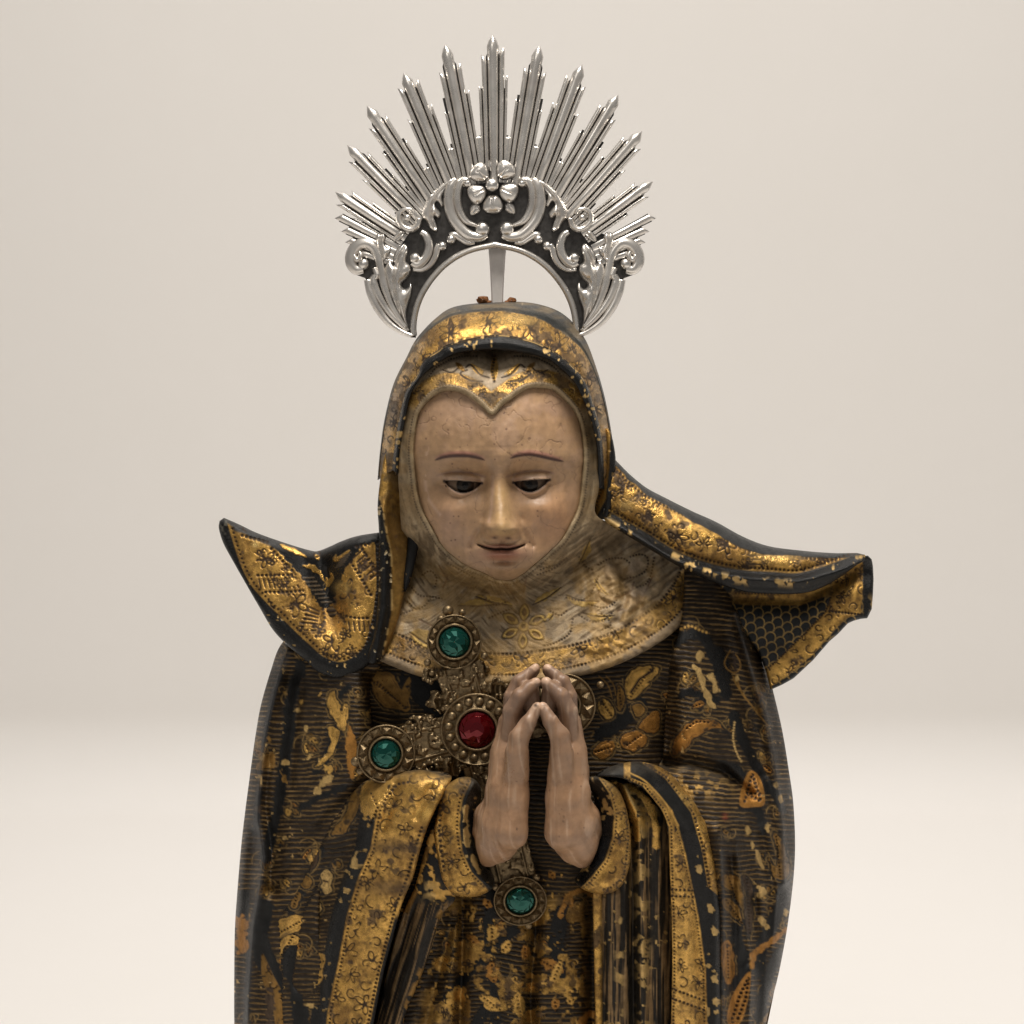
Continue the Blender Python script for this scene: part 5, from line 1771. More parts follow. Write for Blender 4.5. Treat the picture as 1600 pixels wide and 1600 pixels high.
def flap_l_d(x, y, sd):
    d = 20 + 0.34 * (x - 345) + 0.22 * (y - 830)
    d = d - fold(x, y, [(497, 845), (505, 890), (514, 945), (524, 985)], 20, 34) * sstep(1010, 950, y)
    d = d + fold(x, y, [(560, 830), (556, 900), (548, 980)], 22, 14)
    d = d + fold(x, y, [(370, 820), (420, 890), (470, 960), (520, 1010)], 40, 10)
    e, _, _ = sd_path(x, y, FL_TOP)
    d = d - rnd(e, 16) * 0.9
    ei, _, _ = sd_path(x, y, FL_IN)
    d = d + 3 * np.exp(-((ei - 10) / 8) ** 2)
    return np.minimum(d, 150)


def flap_l_p(p):
    x, y = p.x, p.y
    one = np.ones(len(x))
    poly = np.concatenate([FL_IN, [(575, 815), (500, 830), (420, 800), (350, 800)]])
    s, _, _ = sd_poly(x, y, poly)
    e, _, _ = sd_path(x, y, FL_TOP)
    p.put(one, BLK, 0, 0.25)
    g = sstep(1, -1, s)
    gild(p, g, 93, 1.05, 0.30, 0.30)
    Q = lambda pts: Zm(340, 800, 5.714, pts)
    # dark painted field in the valley
    q = spline(Q([(430, 230), (560, 250), (700, 290), (880, 340), (1010, 300), (1180, 230), (1420, 180), (1430, 260), (1280, 310), (1200, 430), (1140, 540), (1080, 680), (1040, 800), (980, 870), (880, 790), (800, 660), (700, 520), (560, 380)]), 5, True)
    p.poly(q, BLK, 0, 0.32, -0.4, rough=5)
    p.put(sstep(14, 8, e + (fbm(x, y, 16, 2, 3) - 0.5) * 8) * 1.0, (0.035, 0.034, 0.033), 0, 0.4)
    for pts, w in (([(560, 290), (680, 350), (790, 400)], 3.0), ([(750, 480), (850, 500), (930, 560), (970, 640), (960, 700)], 4.0), ([(1010, 540), (1020, 600), (970, 680)], 3.0),
                   ([(1040, 420), (1100, 400), (1180, 340)], 2.0), ([(880, 380), (900, 420)], 3), ([(1060, 380), (1040, 430), (1090, 430)], 1.6)):
        p.stroke(spline(Q(pts), 6), w, GOLD1, 0.75, 0.28, 0.7, taper=True)
    for k in range(7):
        a = Q([(760 + k * 28, 590 + k * 36)])[0]; b = Q([(860 + k * 26, 585 + k * 36)])[0]
        p.stroke([a, b], 0.8, (0.16, 0.12, 0.08), 0.3, 0.4)
    for k in range(6):
        a = Q([(1050 + k * 14, 500 - k * 22)])[0]; b = Q([(1120 + k * 14, 470 - k * 22)])[0]
        p.stroke([a, b], 0.8, (0.13, 0.10, 0.07), 0.3, 0.4)
    # ladder bars
    for k in range(6):
        a = Q([(1215 + k * 30, 440 + k * 38 - 30)])[0]; b = Q([(1300 + k * 30, 335 + k * 40)])[0]
        p.stroke([a, b], 1.5, INK, 0, 0.5, -1)
    for k in range(9):
        a = Q([(370 + k * 40, 600)])[0]; b = Q([(385 + k * 42, 675)])[0]
        p.stroke([a, b], 1.3, INK, 0, 0.5, -1, brk=0.3)
    for k in range(5):
        a = Q([(1170 + k * 45, 980)])[0]; b = Q([(1180 + k * 45, 1060)])[0]
        p.stroke([a, b], 1.5, INK, 0, 0.5, -1, brk=0.25)
    for k in range(7):
        a = Q([(820 - k * 18, 850 + k * 34)])[0]; b = Q([(910 - k * 6, 890 + k * 28)])[0]
        p.stroke([a, b], 1.3, INK, 0, 0.5, -1, brk=0.3)
    for pts in ([(360, 565), (480, 565), (690, 560)], [(430, 715), (600, 715), (760, 705)], [(480, 330), (570, 430), (680, 540)], [(1190, 450), (1280, 590), (1370, 740)], [(1290, 330), (1380, 480), (1440, 560)],
                [(1150, 930), (1250, 950), (1350, 950)], [(940, 870), (960, 960), (900, 1080), (870, 1130)], [(1000, 860), (1100, 920), (1150, 1000)], [(220, 210), (320, 240), (460, 270)], [(790, 920), (760, 1020), (740, 1060)]):
        p.dots(Q(pts), 6.6, 2.6, INK)
    p.dots(FL_IN + [4, -4], 7, 2.0, INK)
    p.dots(Q([(1240, 310), (1350, 290)]), 7, 2.6, INK)
    for fx, fy, r in ((415, 872, 15), (463, 945, 20), (545, 922, 18), (520, 1003, 16), (498, 985, 10), (405, 868, 9), (540, 990, 9), (420, 950, 9), (563, 885, 10), (450, 910, 10)):
        p.flower(fx, fy, r, 5, fx * 0.1, INK, 1.3, mask=g)
    engrave(p, g, 95, 22, 6, 10)
    p.put(g * gauss(x, y, 399, 851, 5, 4), (0.95, 0.66, 0.25), 0.9, 0.2)  # glints painted as pale gold, this spot and the next
    p.put(g * gauss(x, y, 535, 918, 10, 8) * 0.8, (0.9, 0.58, 0.18), 0.9, 0.22)
    chips(p, (1 - g), 97, 0.69, 6)
    p.put(gauss(x, y, 349, 822, 10, 16) * sstep(0.5, 0.62, fbm(x, y, 6, 2, 4)) * 0.6, (0.15, 0.14, 0.11), 0, 0.6)
    dusk(p, 0.2, 8)


layer("mantle_corner", FLAP_L, flap_l_d, flap_l_p, M_PAINT, STATUE, step=1.3, edge=7, skirt=26)

FLR_TOP = [(955, 712), (965, 722), (985, 742), (1010, 762), (1040, 778), (1080, 798), (1120, 816), (1160, 838), (1200, 853), (1250, 860), (1300, 864), (1340, 864)]
FLAP_R = np.concatenate([spline(FLR_TOP, 5), spline([(1352, 867), (1350, 876), (1337, 884), (1316, 900), (1285, 918), (1254, 927), (1207, 928), (1160, 924), (1110, 908), (1060, 885), (1010, 855), (975, 834), (952, 820), (942, 806), (946, 780), (952, 745)], 5)])
FR_IN = spline([(954, 800), (975, 812), (1010, 832), (1060, 862), (1110, 880), (1160, 890), (1207, 893), (1246, 895), (1285, 885), (1316, 874), (1338, 866)], 6)


def flap_r_d(x, y, sd):
    d = np.interp(x, [940, 1000, 1080, 1160, 1250, 1350], [118, 132, 138, 128, 104, 66])
    e, _, _ = sd_path(x, y, spline(FLR_TOP, 4))
    d = d - rnd(e, 44) * np.interp(x, [950, 1000, 1300, 1350], [0.6, 1.2, 1.2, 0.5])
    ei, _, side = sd_path(x, y, FR_IN)
    d = d - 8 * np.exp(-((ei - 0) / 10) ** 2)
    d = d + 9 * np.exp(-((ei - 14) / 8) ** 2) * (side > 0)
    return d


def flap_r_p(p):
    x, y = p.x, p.y
    one = np.ones(len(x))
    p.put(one, BLK, 0, 0.30)
    yi = np.interp(x, FR_IN[:, 0], FR_IN[:, 1])
    e, _, _ = sd_path(x, y, spline(FLR_TOP, 4))
    up = np.interp(x, [950, 1000, 1060, 1120, 1180, 1250, 1340], [4, 6, 10, 15, 14, 8, 6])
    g = sstep(2, -2, y - yi) * sstep(up, up + 3, e + (fbm(x, y, 14, 2, 3) - 0.5) * 5) * (x > 951) * sstep(1338, 1325, x)
    gild(p, g, 103, 1.06, 0.36, 0.30)
    p.put(g * gauss(x, y, 1060, 840, 55, 25) * sstep(0.35, 0.6, fbm(x, y, 20, 3, 8)) * 0.75, (0.20, 0.14, 0.085), 0.3, 0.5)
    p.put(sstep(2, -2, y - yi) * (1 - g), (0.034, 0.034, 0.033), 0, 0.45)
    p.dots(FR_IN + [0, -4], 6.5, 2.1, INK)
    p.dots(spline([(a - 4, b + 11) for a, b in FLR_TOP], 4), 6.5, 2.2, INK, mask=g)
    for fx, fy, r in ((1058, 838, 18), (1135, 850, 17), (1253, 875, 17), (985, 785, 16), (970, 760, 12), (1010, 805, 12), (1100, 850, 12), (1285, 872, 10)):
        p.flower(fx, fy, r, 6, fx * 0.07, INK, 1.3, mask=g)
    engrave(p, g, 105, 26, 7, 11)
    for x0 in (1170, 1194):
        p.dots([(x0 + 3, 855), (x0 - 4, 885)], 6, 2.4, INK, mask=g)
    for k in range(4):
        p.stroke([(1168 - k, 860 + 7 * k), (1192 - k, 861 + 7 * k)], 1.2, INK, 0, 0.5, -0.8, mask=g)
    p.put(g * gauss(x, y, 1215, 868, 30, 9) * 0.6, (0.85, 0.56, 0.2), 0.9, 0.24)  # painted glints: brighter gold here and at the next spot
    p.put(g * gauss(x, y, 978, 790, 14, 8) * 0.6, (0.85, 0.56, 0.2), 0.9, 0.24)
    b = sstep(-2, 2, y - yi) * sstep(0, 3, y - yi)
    p.put(b, BLK, 0, 0.18)
    # flaked gesso along the border
    m = b * np.exp(-((y - yi - np.interp(x, [980, 1060, 1150, 1250, 1320], [16, 8, 18, 16, 6])) / 5.0) ** 2) * sstep(0.56, 0.60, fbm(x, y, 20, 3, 107) * 0.6 + 0.4 * fbm(x, y, 7, 2, 5)) * sstep(1350, 1330, x)
    p.put(m, PALEG, 0.35, 0.4, -1.2)
    chips(p, b, 109, 0.68, 7)
    dusk(p, 0.16, 9)


layer("mantle_corner", FLAP_R, flap_r_d, flap_r_p, M_PAINT, STATUE, step=1.3, edge=7, skirt=24)

# underside of the right corner, with the scale pattern
UND = np.concatenate([spline([(1120, 905), (1160, 915), (1250, 918), (1300, 900), (1340, 872), (1356, 868)], 4),
                      np.array([(1362, 874), (1364, 884), (1365, 905), (1364, 930), (1362, 952), (1355, 966), (1345, 967), (1334, 970), (1325, 974), (1310, 990), (1296, 1002), (1270, 1032), (1240, 1060), (1222, 1070), (1204, 1078), (1197, 1050), (1186, 1020), (1160, 985), (1125, 950)], float)])


def und_d(x, y, sd):
    d = np.interp(x, [1120, 1200, 1300, 1365], [62, 60, 58, 62])
    d = d - 22 * np.exp(-((y - np.interp(x, [1120, 1250, 1340], [930, 935, 890])) / 22.0) ** 2)
    d = d + fold(x, y, [(1345, 880), (1330, 960), (1260, 1040), (1200, 1085)], 18, 10)
    return d


def und_p(p):
    x, y = p.x, p.y
    one = np.ones(len(x))
    p.put(one, (0.014, 0.015, 0.016), 0, 0.34)
    # fish scales, rows leaning to the right
    u = (x * 0.90 + y * 0.44); v = (y * 0.90 - x * 0.44)
    sy = 13.0; sx = 17.0
    best = np.full(len(x), 99.0)
    r0 = np.floor(v / sy)
    for dr in (0, 1):
        rw = r0 + dr
        off = (rw % 2) * 0.5
        cx = (np.floor(u / sx - off) + 0.5 + off) * sx
        cy = rw * sy + 4
        rho = np.hypot((u - cx), (v - cy) * 0.85)
        m = (v < cy + 2)
        best = np.where(m, np.minimum(best, np.abs(rho - 8.2)), best)
    ln = np.clip(0.5 - (best - 0.7) / 1.2, 0, 1) * (0.55 + 0.45 * fbm(x, y, 18, 2, 3))
    p.put(ln, (0.42, 0.27, 0.09), 0.5, 0.4, -0.5)
    # gold bands
    edge_pts = np.array([(1345, 872), (1348, 905), (1344, 950), (1322, 962), (1300, 985), (1262, 1025), (1235, 1050), (1200, 1068)], float)
    e, t, _ = sd_path(x, y, edge_pts)
    sg, _, _ = sd_poly(x, y, [(1300, 880), (1348, 868), (1349, 905), (1345, 957), (1322, 966), (1302, 988), (1264, 1028), (1236, 1052), (1190, 1082), (1180, 1050), (1210, 1036), (1262, 985), (1290, 955), (1300, 925)])
    g = sstep(1, -1, sg + (fbm(x, y, 5, 1, 3) - 0.5) * 3)
    gild(p, g, 113, 0.85, 0.24, 0.42)
    engrave(p, g, 115, 22, 8, 14)
    p.dots([(1300, 925), (1290, 955), (1262, 985), (1210, 1036), (1185, 1055)], 4.5, 1.6, INK)
    p.dots([(1296, 955), (1345, 960)], 5, 2.0, INK)
    g2 = sstep(3, 0, np.abs(y - np.interp(x, [1130, 1170, 1250, 1290], [932, 936, 936, 922])) - 8) * sstep(1130, 1160, x) * sstep(1305, 1290, x)
    gild(p, g2, 117, 0.8, 0.26, 0.42)
    p.dots([(1150, 926), (1200, 928), (1250, 926), (1285, 914)], 5, 1.6, INK)
    p.put(sstep(1347, 1350, x) * one, BLK, 0, 0.28)
    p.put(gauss(x, y, 1360, 948, 7, 12) * sstep(0.35, 0.45, fbm(x, y, 9, 2, 2)) * 1.2, PALEG, 0.3, 0.45)
    sb, _, _ = sd_poly(x, y, [(1330, 975), (1300, 1002), (1264, 1042), (1236, 1064), (1200, 1084), (1215, 1090), (1380, 1000)])
    p.put(sstep(5, 2, sb), (0.030, 0.034, 0.036), 0, 0.34)


layer("mantle_lining", UND, und_d, und_p, M_PAINT, STATUE, step=1.3, edge=6, skirt=22)

# crumbs of bare wood round the hole for the crown's stem
for cx, cy, sc, sd_ in ((754, 468, 8.5, 1), (799, 470, 7.5, 2), (764, 472, 4, 3), (792, 472, 4, 4)):
    R_ = np.random.RandomState(sd_)
    th = np.linspace(0, 2 * math.pi, 10, endpoint=False)
    rows = []
    for k, (r, h) in enumerate(((0.7, -5), (1.0, 1), (0.9, 4), (0.5, 7), (0.05, 8))):
        rr = sc * r * (0.75 + 0.5 * R_.rand(10))
        rows.append(np.stack([cx + rr * np.cos(th), cy + rr * np.sin(th) * 0.8, 10 + h + R_.rand(10) * 2], 1))
    loft("wood_chip", np.array(rows), M_WOOD, STATUE, closed=True, flip=True, smooth=False)

# black strip standing in for the shaded gap between lapel and wimple
layer("gap_shade_strip", spline([(640, 800), (650, 812), (656, 835), (651, 868), (643, 902), (633, 925), (630, 905), (636, 860)], 5, True),
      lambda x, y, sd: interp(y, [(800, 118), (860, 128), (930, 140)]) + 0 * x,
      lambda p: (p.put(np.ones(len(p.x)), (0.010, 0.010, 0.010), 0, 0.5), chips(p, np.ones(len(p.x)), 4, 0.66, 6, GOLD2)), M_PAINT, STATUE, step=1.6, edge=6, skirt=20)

# ------------------------------------------------------------------ praying hands (one continuous skin each)
def surface_nets(F, org, h):
    """iso-surface of a sampled distance field"""
    nx, ny, nz = F.shape
    ins = F < 0
    occ = np.zeros((nx - 1, ny - 1, nz - 1), np.int8)
    for dx in (0, 1):
        for dy in (0, 1):
            for dz in (0, 1):
                occ += ins[dx:nx - 1 + dx, dy:ny - 1 + dy, dz:nz - 1 + dz]
    act = (occ > 0) & (occ < 8)
    ids = np.full(act.shape, -1); ids[act] = np.arange(act.sum())
    ci = np.argwhere(act)
    acc = np.zeros((len(ci), 3)); cnt = np.zeros(len(ci))
    cor = [(0, 0, 0), (1, 0, 0), (0, 1, 0), (1, 1, 0), (0, 0, 1), (1, 0, 1), (0, 1, 1), (1, 1, 1)]
    for a in range(8):
        for b in range(a + 1, 8):
            if sum(abs(cor[a][k] - cor[b][k]) for k in range(3)) != 1:
                continue
            fa = F[ci[:, 0] + cor[a][0], ci[:, 1] + cor[a][1], ci[:, 2] + cor[a][2]]
            fb = F[ci[:, 0] + cor[b][0], ci[:, 1] + cor[b][1], ci[:, 2] + cor[b][2]]
            m = (fa < 0) != (fb < 0)
            t = np.where(m, fa / (fa - fb + 1e-12), 0)
            pt = np.array(cor[a])[None] * (1 - t[:, None]) + np.array(cor[b])[None] * t[:, None]
            acc += pt * m[:, None]; cnt += m
    V = (ci + acc / cnt[:, None]) * h + np.asarray(org)
    quads = []
    for ax in range(3):
        sl0 = [slice(None)] * 3; sl1 = [slice(None)] * 3
        sl0[ax] = slice(0, -1); sl1[ax] = slice(1, None)
        ch = ins[tuple(sl0)] != ins[tuple(sl1)]
        e = np.argwhere(ch)
        o1, o2 = [(1, 2), (2, 0), (0, 1)][ax]
        e = e[(e[:, o1] > 0) & (e[:, o2] > 0) & (e[:, o1] < F.shape[o1] - 1) & (e[:, o2] < F.shape[o2] - 1)]
        def cell(d1, d2):
            c = e.copy(); c[:, o1] -= d1; c[:, o2] -= d2
            return ids[c[:, 0], c[:, 1], c[:, 2]]
        q = np.stack([cell(1, 1), cell(0, 1), cell(0, 0), cell(1, 0)], 1)
        fl = ins[e[:, 0], e[:, 1], e[:, 2]]
        q[~fl] = q[~fl][:, ::-1]
        quads.append(q)
    return V, np.concatenate(quads)


def rcone(X, Y, Z, a, b):
    ax, ay, az, ra = a; bx, by, bz, rb = b
    ex, ey, ez = bx - ax, by - ay, bz - az
    L = ex * ex + ey * ey + ez * ez
    t = np.clip(((X - ax) * ex + (Y - ay) * ey + (Z - az) * ez) / L, 0, 1)
    return np.sqrt((X - ax - t * ex) ** 2 + (Y - ay - t * ey) ** 2 + (Z - az - t * ez) ** 2) - (ra + (rb - ra) * t)


def smin(a, b, k):
    h = np.clip(0.5 + 0.5 * (b - a) / k, 0, 1)
    return b * (1 - h) + a * h - k * h * (1 - h)


def build_hand(side):
    """side 0: hand on the left of the picture, 1: the other"""
    # chains of (x, y, d, radius), drawn for the left hand
    palm = [[(789, 1292, 282, 36), (793, 1240, 284, 33), (796, 1180, 280, 28), (799, 1130, 272, 21)],
            [(786, 1280, 262, 34), (793, 1200, 252, 27), (800, 1130, 240, 19)],
            [(800, 1150, 225, 18), (796, 1230, 240, 24)],
            [(800, 1302, 304, 26), (803, 1250, 306, 22), (806, 1205, 306, 19)]]
    wrist = [[(788, 1296, 280, 36), (775, 1318, 266, 31), (764, 1340, 254, 15)], [(780, 1286, 272, 33), (768, 1278, 250, 28)], [(768, 1322, 262, 22), (758, 1300, 250, 20)]]
    thumb = [[(806, 1214, 308, 19.5), (807, 1176, 320, 18), (811, 1152, 325, 16.5), (826, 1128, 326, 12.5), (839, 1106, 320, 9.0)]]
    fingers = [[(797, 1150, 292, 16), (800, 1112, 300, 15.5), (812, 1088, 304, 13.5), (837, 1066, 300, 9.0)],
               [(797, 1140, 268, 16), (801, 1090, 276, 15), (812, 1066, 278, 13), (836, 1045, 274, 8.5)],
               [(800, 1140, 244, 15), (806, 1092, 250, 14), (815, 1070, 252, 12), (836, 1048, 248, 8.5)],
               [(826, 1078, 290, 15), (830, 1102, 286, 12)], [(828, 1080, 258, 15), (831, 1112, 254, 12)],
               [(804, 1145, 222, 13), (812, 1105, 228, 12), (820, 1085, 229, 11), (838, 1066, 226, 8)]]

    def mv(pt):
        x, y, d, r = pt
        if side == 0:
            return pt
        return (1681 - x + (1230 - y) * 0.055, y + (1 if y > 1200 else 0), d, r * (1.02 if y > 1200 else 1.0))
    h = 1.8
    org = np.array((715 if side == 0 else 830, 1015, 195), float)
    n = (int(135 / h), int(365 / h), int(165 / h))
    X, Y, Z = np.meshgrid(*[org[k] + np.arange(n[k]) * h for k in range(3)], indexing='ij')
    F = None
    for ch in palm + wrist:
        for a, b in zip(ch[:-1], ch[1:]):
            g = rcone(X, Y, Z, mv(a), mv(b))
            F = g if F is None else smin(F, g, 9.0)
    for ch, k in [(c, 2.2) for c in fingers] + [(c, 4.0) for c in thumb]:
        G = None
        ch = [(q[0], q[1], q[2], q[3] * 0.93) for q in ch] if len(ch) == 4 else ch
        for a, b in zip(ch[:-1], ch[1:]):
            g = rcone(X, Y, Z, mv(a), mv(b))
            G = g if G is None else smin(G, g, 3.0)
        F = smin(F, G, k)
    # joints and carving marks
    F = F + (fbm(X * 0.8 + Z * 0.3, Y + Z * 0.4, 30, 2, 3) - 0.5) * 2.6
    F = F + (fbm(X * 1.4 + Z * 0.8, Y * 0.30, 15, 2, 13) - 0.5) * 3.2
    V, Q = surface_nets(F, org, h)
    # relax
    for it in range(1):
        e = np.concatenate([Q[:, [0, 1]], Q[:, [1, 2]], Q[:, [2, 3]], Q[:, [3, 0]]])
        acc = np.zeros_like(V); cnt = np.zeros(len(V))
        for k in range(3):
            acc[:, k] = np.bincount(e[:, 0], V[e[:, 1], k], len(V)) + np.bincount(e[:, 1], V[e[:, 0], k], len(V))
        cnt = np.bincount(e.ravel(), minlength=len(V))
        V = V * 0.5 + 0.5 * acc / np.maximum(cnt, 1)[:, None]
    x, y, d = V.T
    p = Paint(x, y)
    hue = np.array((0.38, 0.225, 0.13))
    p.put(np.ones(len(x)), hue, 0, 0.40)
    f = fbm(x + d * 0.6, y + d * 0.3, 34, 4, 3 + side)
    p.col *= (0.84 + 0.34 * f)[:, None]
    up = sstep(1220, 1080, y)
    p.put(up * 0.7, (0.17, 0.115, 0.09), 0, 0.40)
    p.put(sstep(0.55, 0.75, fbm(x + d, y, 12, 3, 9)) * 0.35, (0.24, 0.13, 0.07), 0, 0.45)
    st = vnoise((x + d * 0.5) / 4.0, y / 46.0, 5)
    p.put(sstep(0.60, 0.80, st) * 0.45, (0.30, 0.17, 0.09), 0, 0.42)
    p.put(sstep(0.32, 0.12, st) * 0.4, (0.58, 0.41, 0.29), 0, 0.35)
    # rubbed-through highlights on the finger ends and thumb joint
    for ch in fingers[:2] + thumb:
        for k, pt in enumerate(ch):
            q = mv(pt)
            if k >= len(ch) - 1 or k == 1:
                dist = np.sqrt((x - q[0]) ** 2 + (y - (q[1] - 5)) ** 2 + (d - q[2] - 5) ** 2)
                p.put(sstep(10, 5, dist + (fbm(x, y, 5, 2, 6) - 0.5) * 8) * 0.75, (0.68, 0.46, 0.32), 0, 0.36)
    q = mv(thumb[0][-1])
    R = np.random.RandomState(5 + side)
    for k in range(22):
        cx = R.uniform(x.min(), x.max()); cy = R.uniform(y.min(), y.max()); r = R.uniform(0.6, 1.6)
        i = p.near([(cx, cy)], 6)
        p.put(np.clip(0.5 - (np.hypot(p.x[i] - cx, p.y[i] - cy) - r) / 1.4, 0, 1) * 0.7, (0.10, 0.05, 0.03), 0, 0.5, 0, i)
    p.put(gauss(x, y, q[0] - (2 if side == 0 else -2), q[1] - 4, 3.5, 3.5) * (d > 318) * (0.95 if side == 0 else 0.4), (0.05, 0.03, 0.02), 0, 0.4)
    p.rgh += (f - 0.5) * 0.3
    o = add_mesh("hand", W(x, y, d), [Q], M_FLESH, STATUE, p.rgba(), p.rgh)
    return o


for s in (0, 1):
    build_hand(s)

# ------------------------------------------------------------------ jewelled cross on the breast
CROSS = empty("pectoral_cross", tuple(W(745, 1140, 195)), label="bronze filigree cross with green glass stones and a red centre stone, lying on the chest",
              category="cross")
CD = [(940, 196), (1003, 206), (1140, 206), (1250, 205), (1420, 208)]


def cross_d(y):
    return float(interp(y, CD))


def pyramid(name, cx, cy, d0, ang, a, b, h, parent):
    """four-sided stud; a along the radius, b across"""
    ca, sa = math.cos(ang), math.sin(ang)
    P = []
    for u, v in ((-a, -b), (a, -b * 1.15), (a, b * 1.15), (-a, b)):
        P.append((cx + u * ca - v * sa, cy + u * sa + v * ca, d0))
    P.append((cx, cy, d0 + h))
    P = np.array(P)
    F = np.array([[0, 4, 1], [1, 4, 2], [2, 4, 3], [3, 4, 0]])
    return add_mesh(name, W(P[:, 0], P[:, 1], P[:, 2]), [F], M_BRONZE, parent, smooth=False)


def bead(name, cx, cy, d0, r, parent, mat=None, h=0.8):
    prof = [(r, -3), (r, 0), (r * 0.86, r * 0.5 * h), (r * 0.5, r * 0.86 * h), (r * 0.02, r * h)]
    return lathe(name, cx, cy, d0, prof, mat or M_BRONZE, parent, n=12)


def gem(cx, cy, d0, r, mat, parent, seed, sq=(1, 1)):
    n = 12
    R = np.random.RandomState(seed)
    th = np.linspace(0, 2 * math.pi, n, endpoint=False) + R.rand() * 0.5
    rows = []
    for k, (rr, h) in enumerate(((1.0, 0.0), (0.98, 0.10), (0.72, 0.30), (0.40, 0.42), (0.02, 0.44))):
        t2 = th + (math.pi / n if k % 2 else 0)
        rows.append(np.stack([cx + rr * r * sq[0] * np.cos(t2), cy + rr * r * sq[1] * np.sin(t2), d0 + h * r + (R.rand(n) - 0.5) * (1.2 if 1 < k < 4 else 0)], 1))
    return loft("gem", np.array(rows), mat, parent, closed=True, smooth=False, flip=True)


def medallion(cx, cy, R, rg, kind, mat, seed, sq=(1, 1), rot=0.0, arms=()):
    d0 = cross_d(cy)
    root = lathe("medallion", cx, cy, d0, [(R * 1.0, -14), (R, 1), (R * 0.985, 3.5), (R * 0.955, 3.8), (R * 0.94, 0.6), (rg * 1.24, 0.4), (rg * 1.22, 5.2), (rg * 1.16, 6.4),
                                           (rg * 1.09, 6.0), (rg * 1.05, 2.0), (rg * 1.0, -1.0), (0.5, -2)], M_BRONZE, CROSS, n=72, sq=sq)
    rm = (R * 0.94 + rg * 1.24) / 2
    if kind == "stud":
        n = 13
        for k in range(n):
            a = rot + k * 2 * math.pi / n
            pyramid("stud", cx + rm * math.cos(a) * sq[0], cy + rm * math.sin(a) * sq[1], d0 + 0.5, a, (R * 0.94 - rg * 1.24) / 2 * 0.95, rm * math.pi / n * 0.92, 8.5, root)
    else:
        n = 16
        for k in range(n):
            a = rot + k * 2 * math.pi / n
            bead("stud", cx + rm * math.cos(a), cy + rm * math.sin(a), d0 + 0.5, 7.4, root)
    gem(cx, cy, d0 + 1.0, rg * 1.03, mat, root, seed, sq)
    return root


def arm(p0, p1, w0, w1, seed):
    """filigree bar between two medallions with raised rails"""
    a = np.array(p0, float); b = np.array(p1, float)
    t = (b - a) / np.linalg.norm(b - a); n = np.array([-t[1], t[0]])
    poly = [a + n * w0, b + n * w1, b - n * w1, a - n * w0]
    L = np.linalg.norm(b - a)

    def dd(x, y, sd):
        u = ((x - a[0]) * t[0] + (y - a[1]) * t[1]) / L
        v = (x - a[0]) * n[0] + (y - a[1]) * n[1]
        w = w0 + (w1 - w0) * u
        base = interp(y, CD) - 4
        rail = 4.5 * np.exp(-((np.abs(v) - w * 0.62) / 2.0) ** 2)
        star = fbm(x, y, 9, 2, seed)
        lump = 6.0 * sstep(0.50, 0.75, star) * (np.abs(v) < w * 0.55)
        out = 5.0 * sstep(0.5, 0.7, fbm(x, y, 11, 2, seed + 4)) * (np.abs(v) > w * 0.74)
        return base + rail + lump + out
    o = layer("arm", [tuple(q) for q in poly], dd, None, M_BRONZE, CROSS, step=1.5, edge=3, skirt=12)
    return o


medallion(710, 1003, 43, 23.5, "stud", M_GREEN, 1, rot=0.15)
medallion(603, 1178, 46, 22.5, "stud", M_GREEN, 2, rot=0.4)
medallion(745, 1140, 57, 28.0, "bead", M_RED, 3, rot=0.1)
medallion(881, 1102, 50, 22, "stud", M_GREEN, 4, rot=0.2)
medallion(813, 1408, 42, 22, "stud", M_GREEN, 5, sq=(1, 0.92), rot=0.3)
arm((716, 1040), (733, 1100), 38, 34, 3)
arm((640, 1168), (700, 1152), 36, 34, 7)
arm((790, 1128), (860, 1112), 34, 36, 11)
arm((757, 1190), (804, 1376), 36, 35, 15)
# leafy filigree in the corners and the knops on the tips
R_ = np.random.RandomState(9)
for q, (cx, cy, rx, ry) in enumerate(((692, 1096, 24, 17), (662, 1130, 22, 13), (702, 1197, 26, 15), (776, 1078, 24, 17), (641, 1140, 14, 12), (660, 1206, 18, 13), (757, 1206, 14, 10), (672, 1056, 12, 12), (750, 1046, 12, 12))):
    th = np.linspace(0, 2 * math.pi, 22, endpoint=False)
    wob = 1 + 0.20 * np.sin(th * 5 + q) + 0.12 * R_.rand(22)
    out = [(cx + rx * w_ * math.cos(t_), cy + ry * w_ * math.sin(t_)) for t_, w_ in zip(th, wob)]

    def fd(x, y, sd, q=q):
        u = fbm(x, y, 8, 2, 40 + q)
        return interp(y, CD) - 8 + 9 * sstep(0.40, 0.66, u) + 3 * np.sin(np.hypot(x - out[0][0], y - out[0][1]) / 2.6)
    layer("filigree", out, fd, None, M_BRONZE, CROSS, step=1.3, edge=4, skirt=10, cap=False)
    for k in range(3):
        x_ = cx + R_.uniform(-0.8, 0.8) * rx; y_ = cy + R_.uniform(-0.8, 0.8) * ry
        bead("filigree_bead", x_, y_, cross_d(y_) - 2, R_.uniform(3.0, 5.0), CROSS)
bead("knop", 700, 954, cross_d(954) - 2, 9, CROSS); bead("knop", 689, 968, cross_d(968) - 4, 7, CROSS); bead("knop", 722, 957, cross_d(957) - 4, 6, CROSS)
bead("knop", 556, 1190, cross_d(1190) - 4, 8, CROSS); bead("knop", 563, 1205, cross_d(1200) - 4, 6, CROSS)
bead("knop", 826, 1446, cross_d(1400) - 4, 6, CROSS); bead("knop", 775, 1386, cross_d(1400) - 2, 6, CROSS); bead("knop", 838, 1371, cross_d(1400) - 2, 6, CROSS)
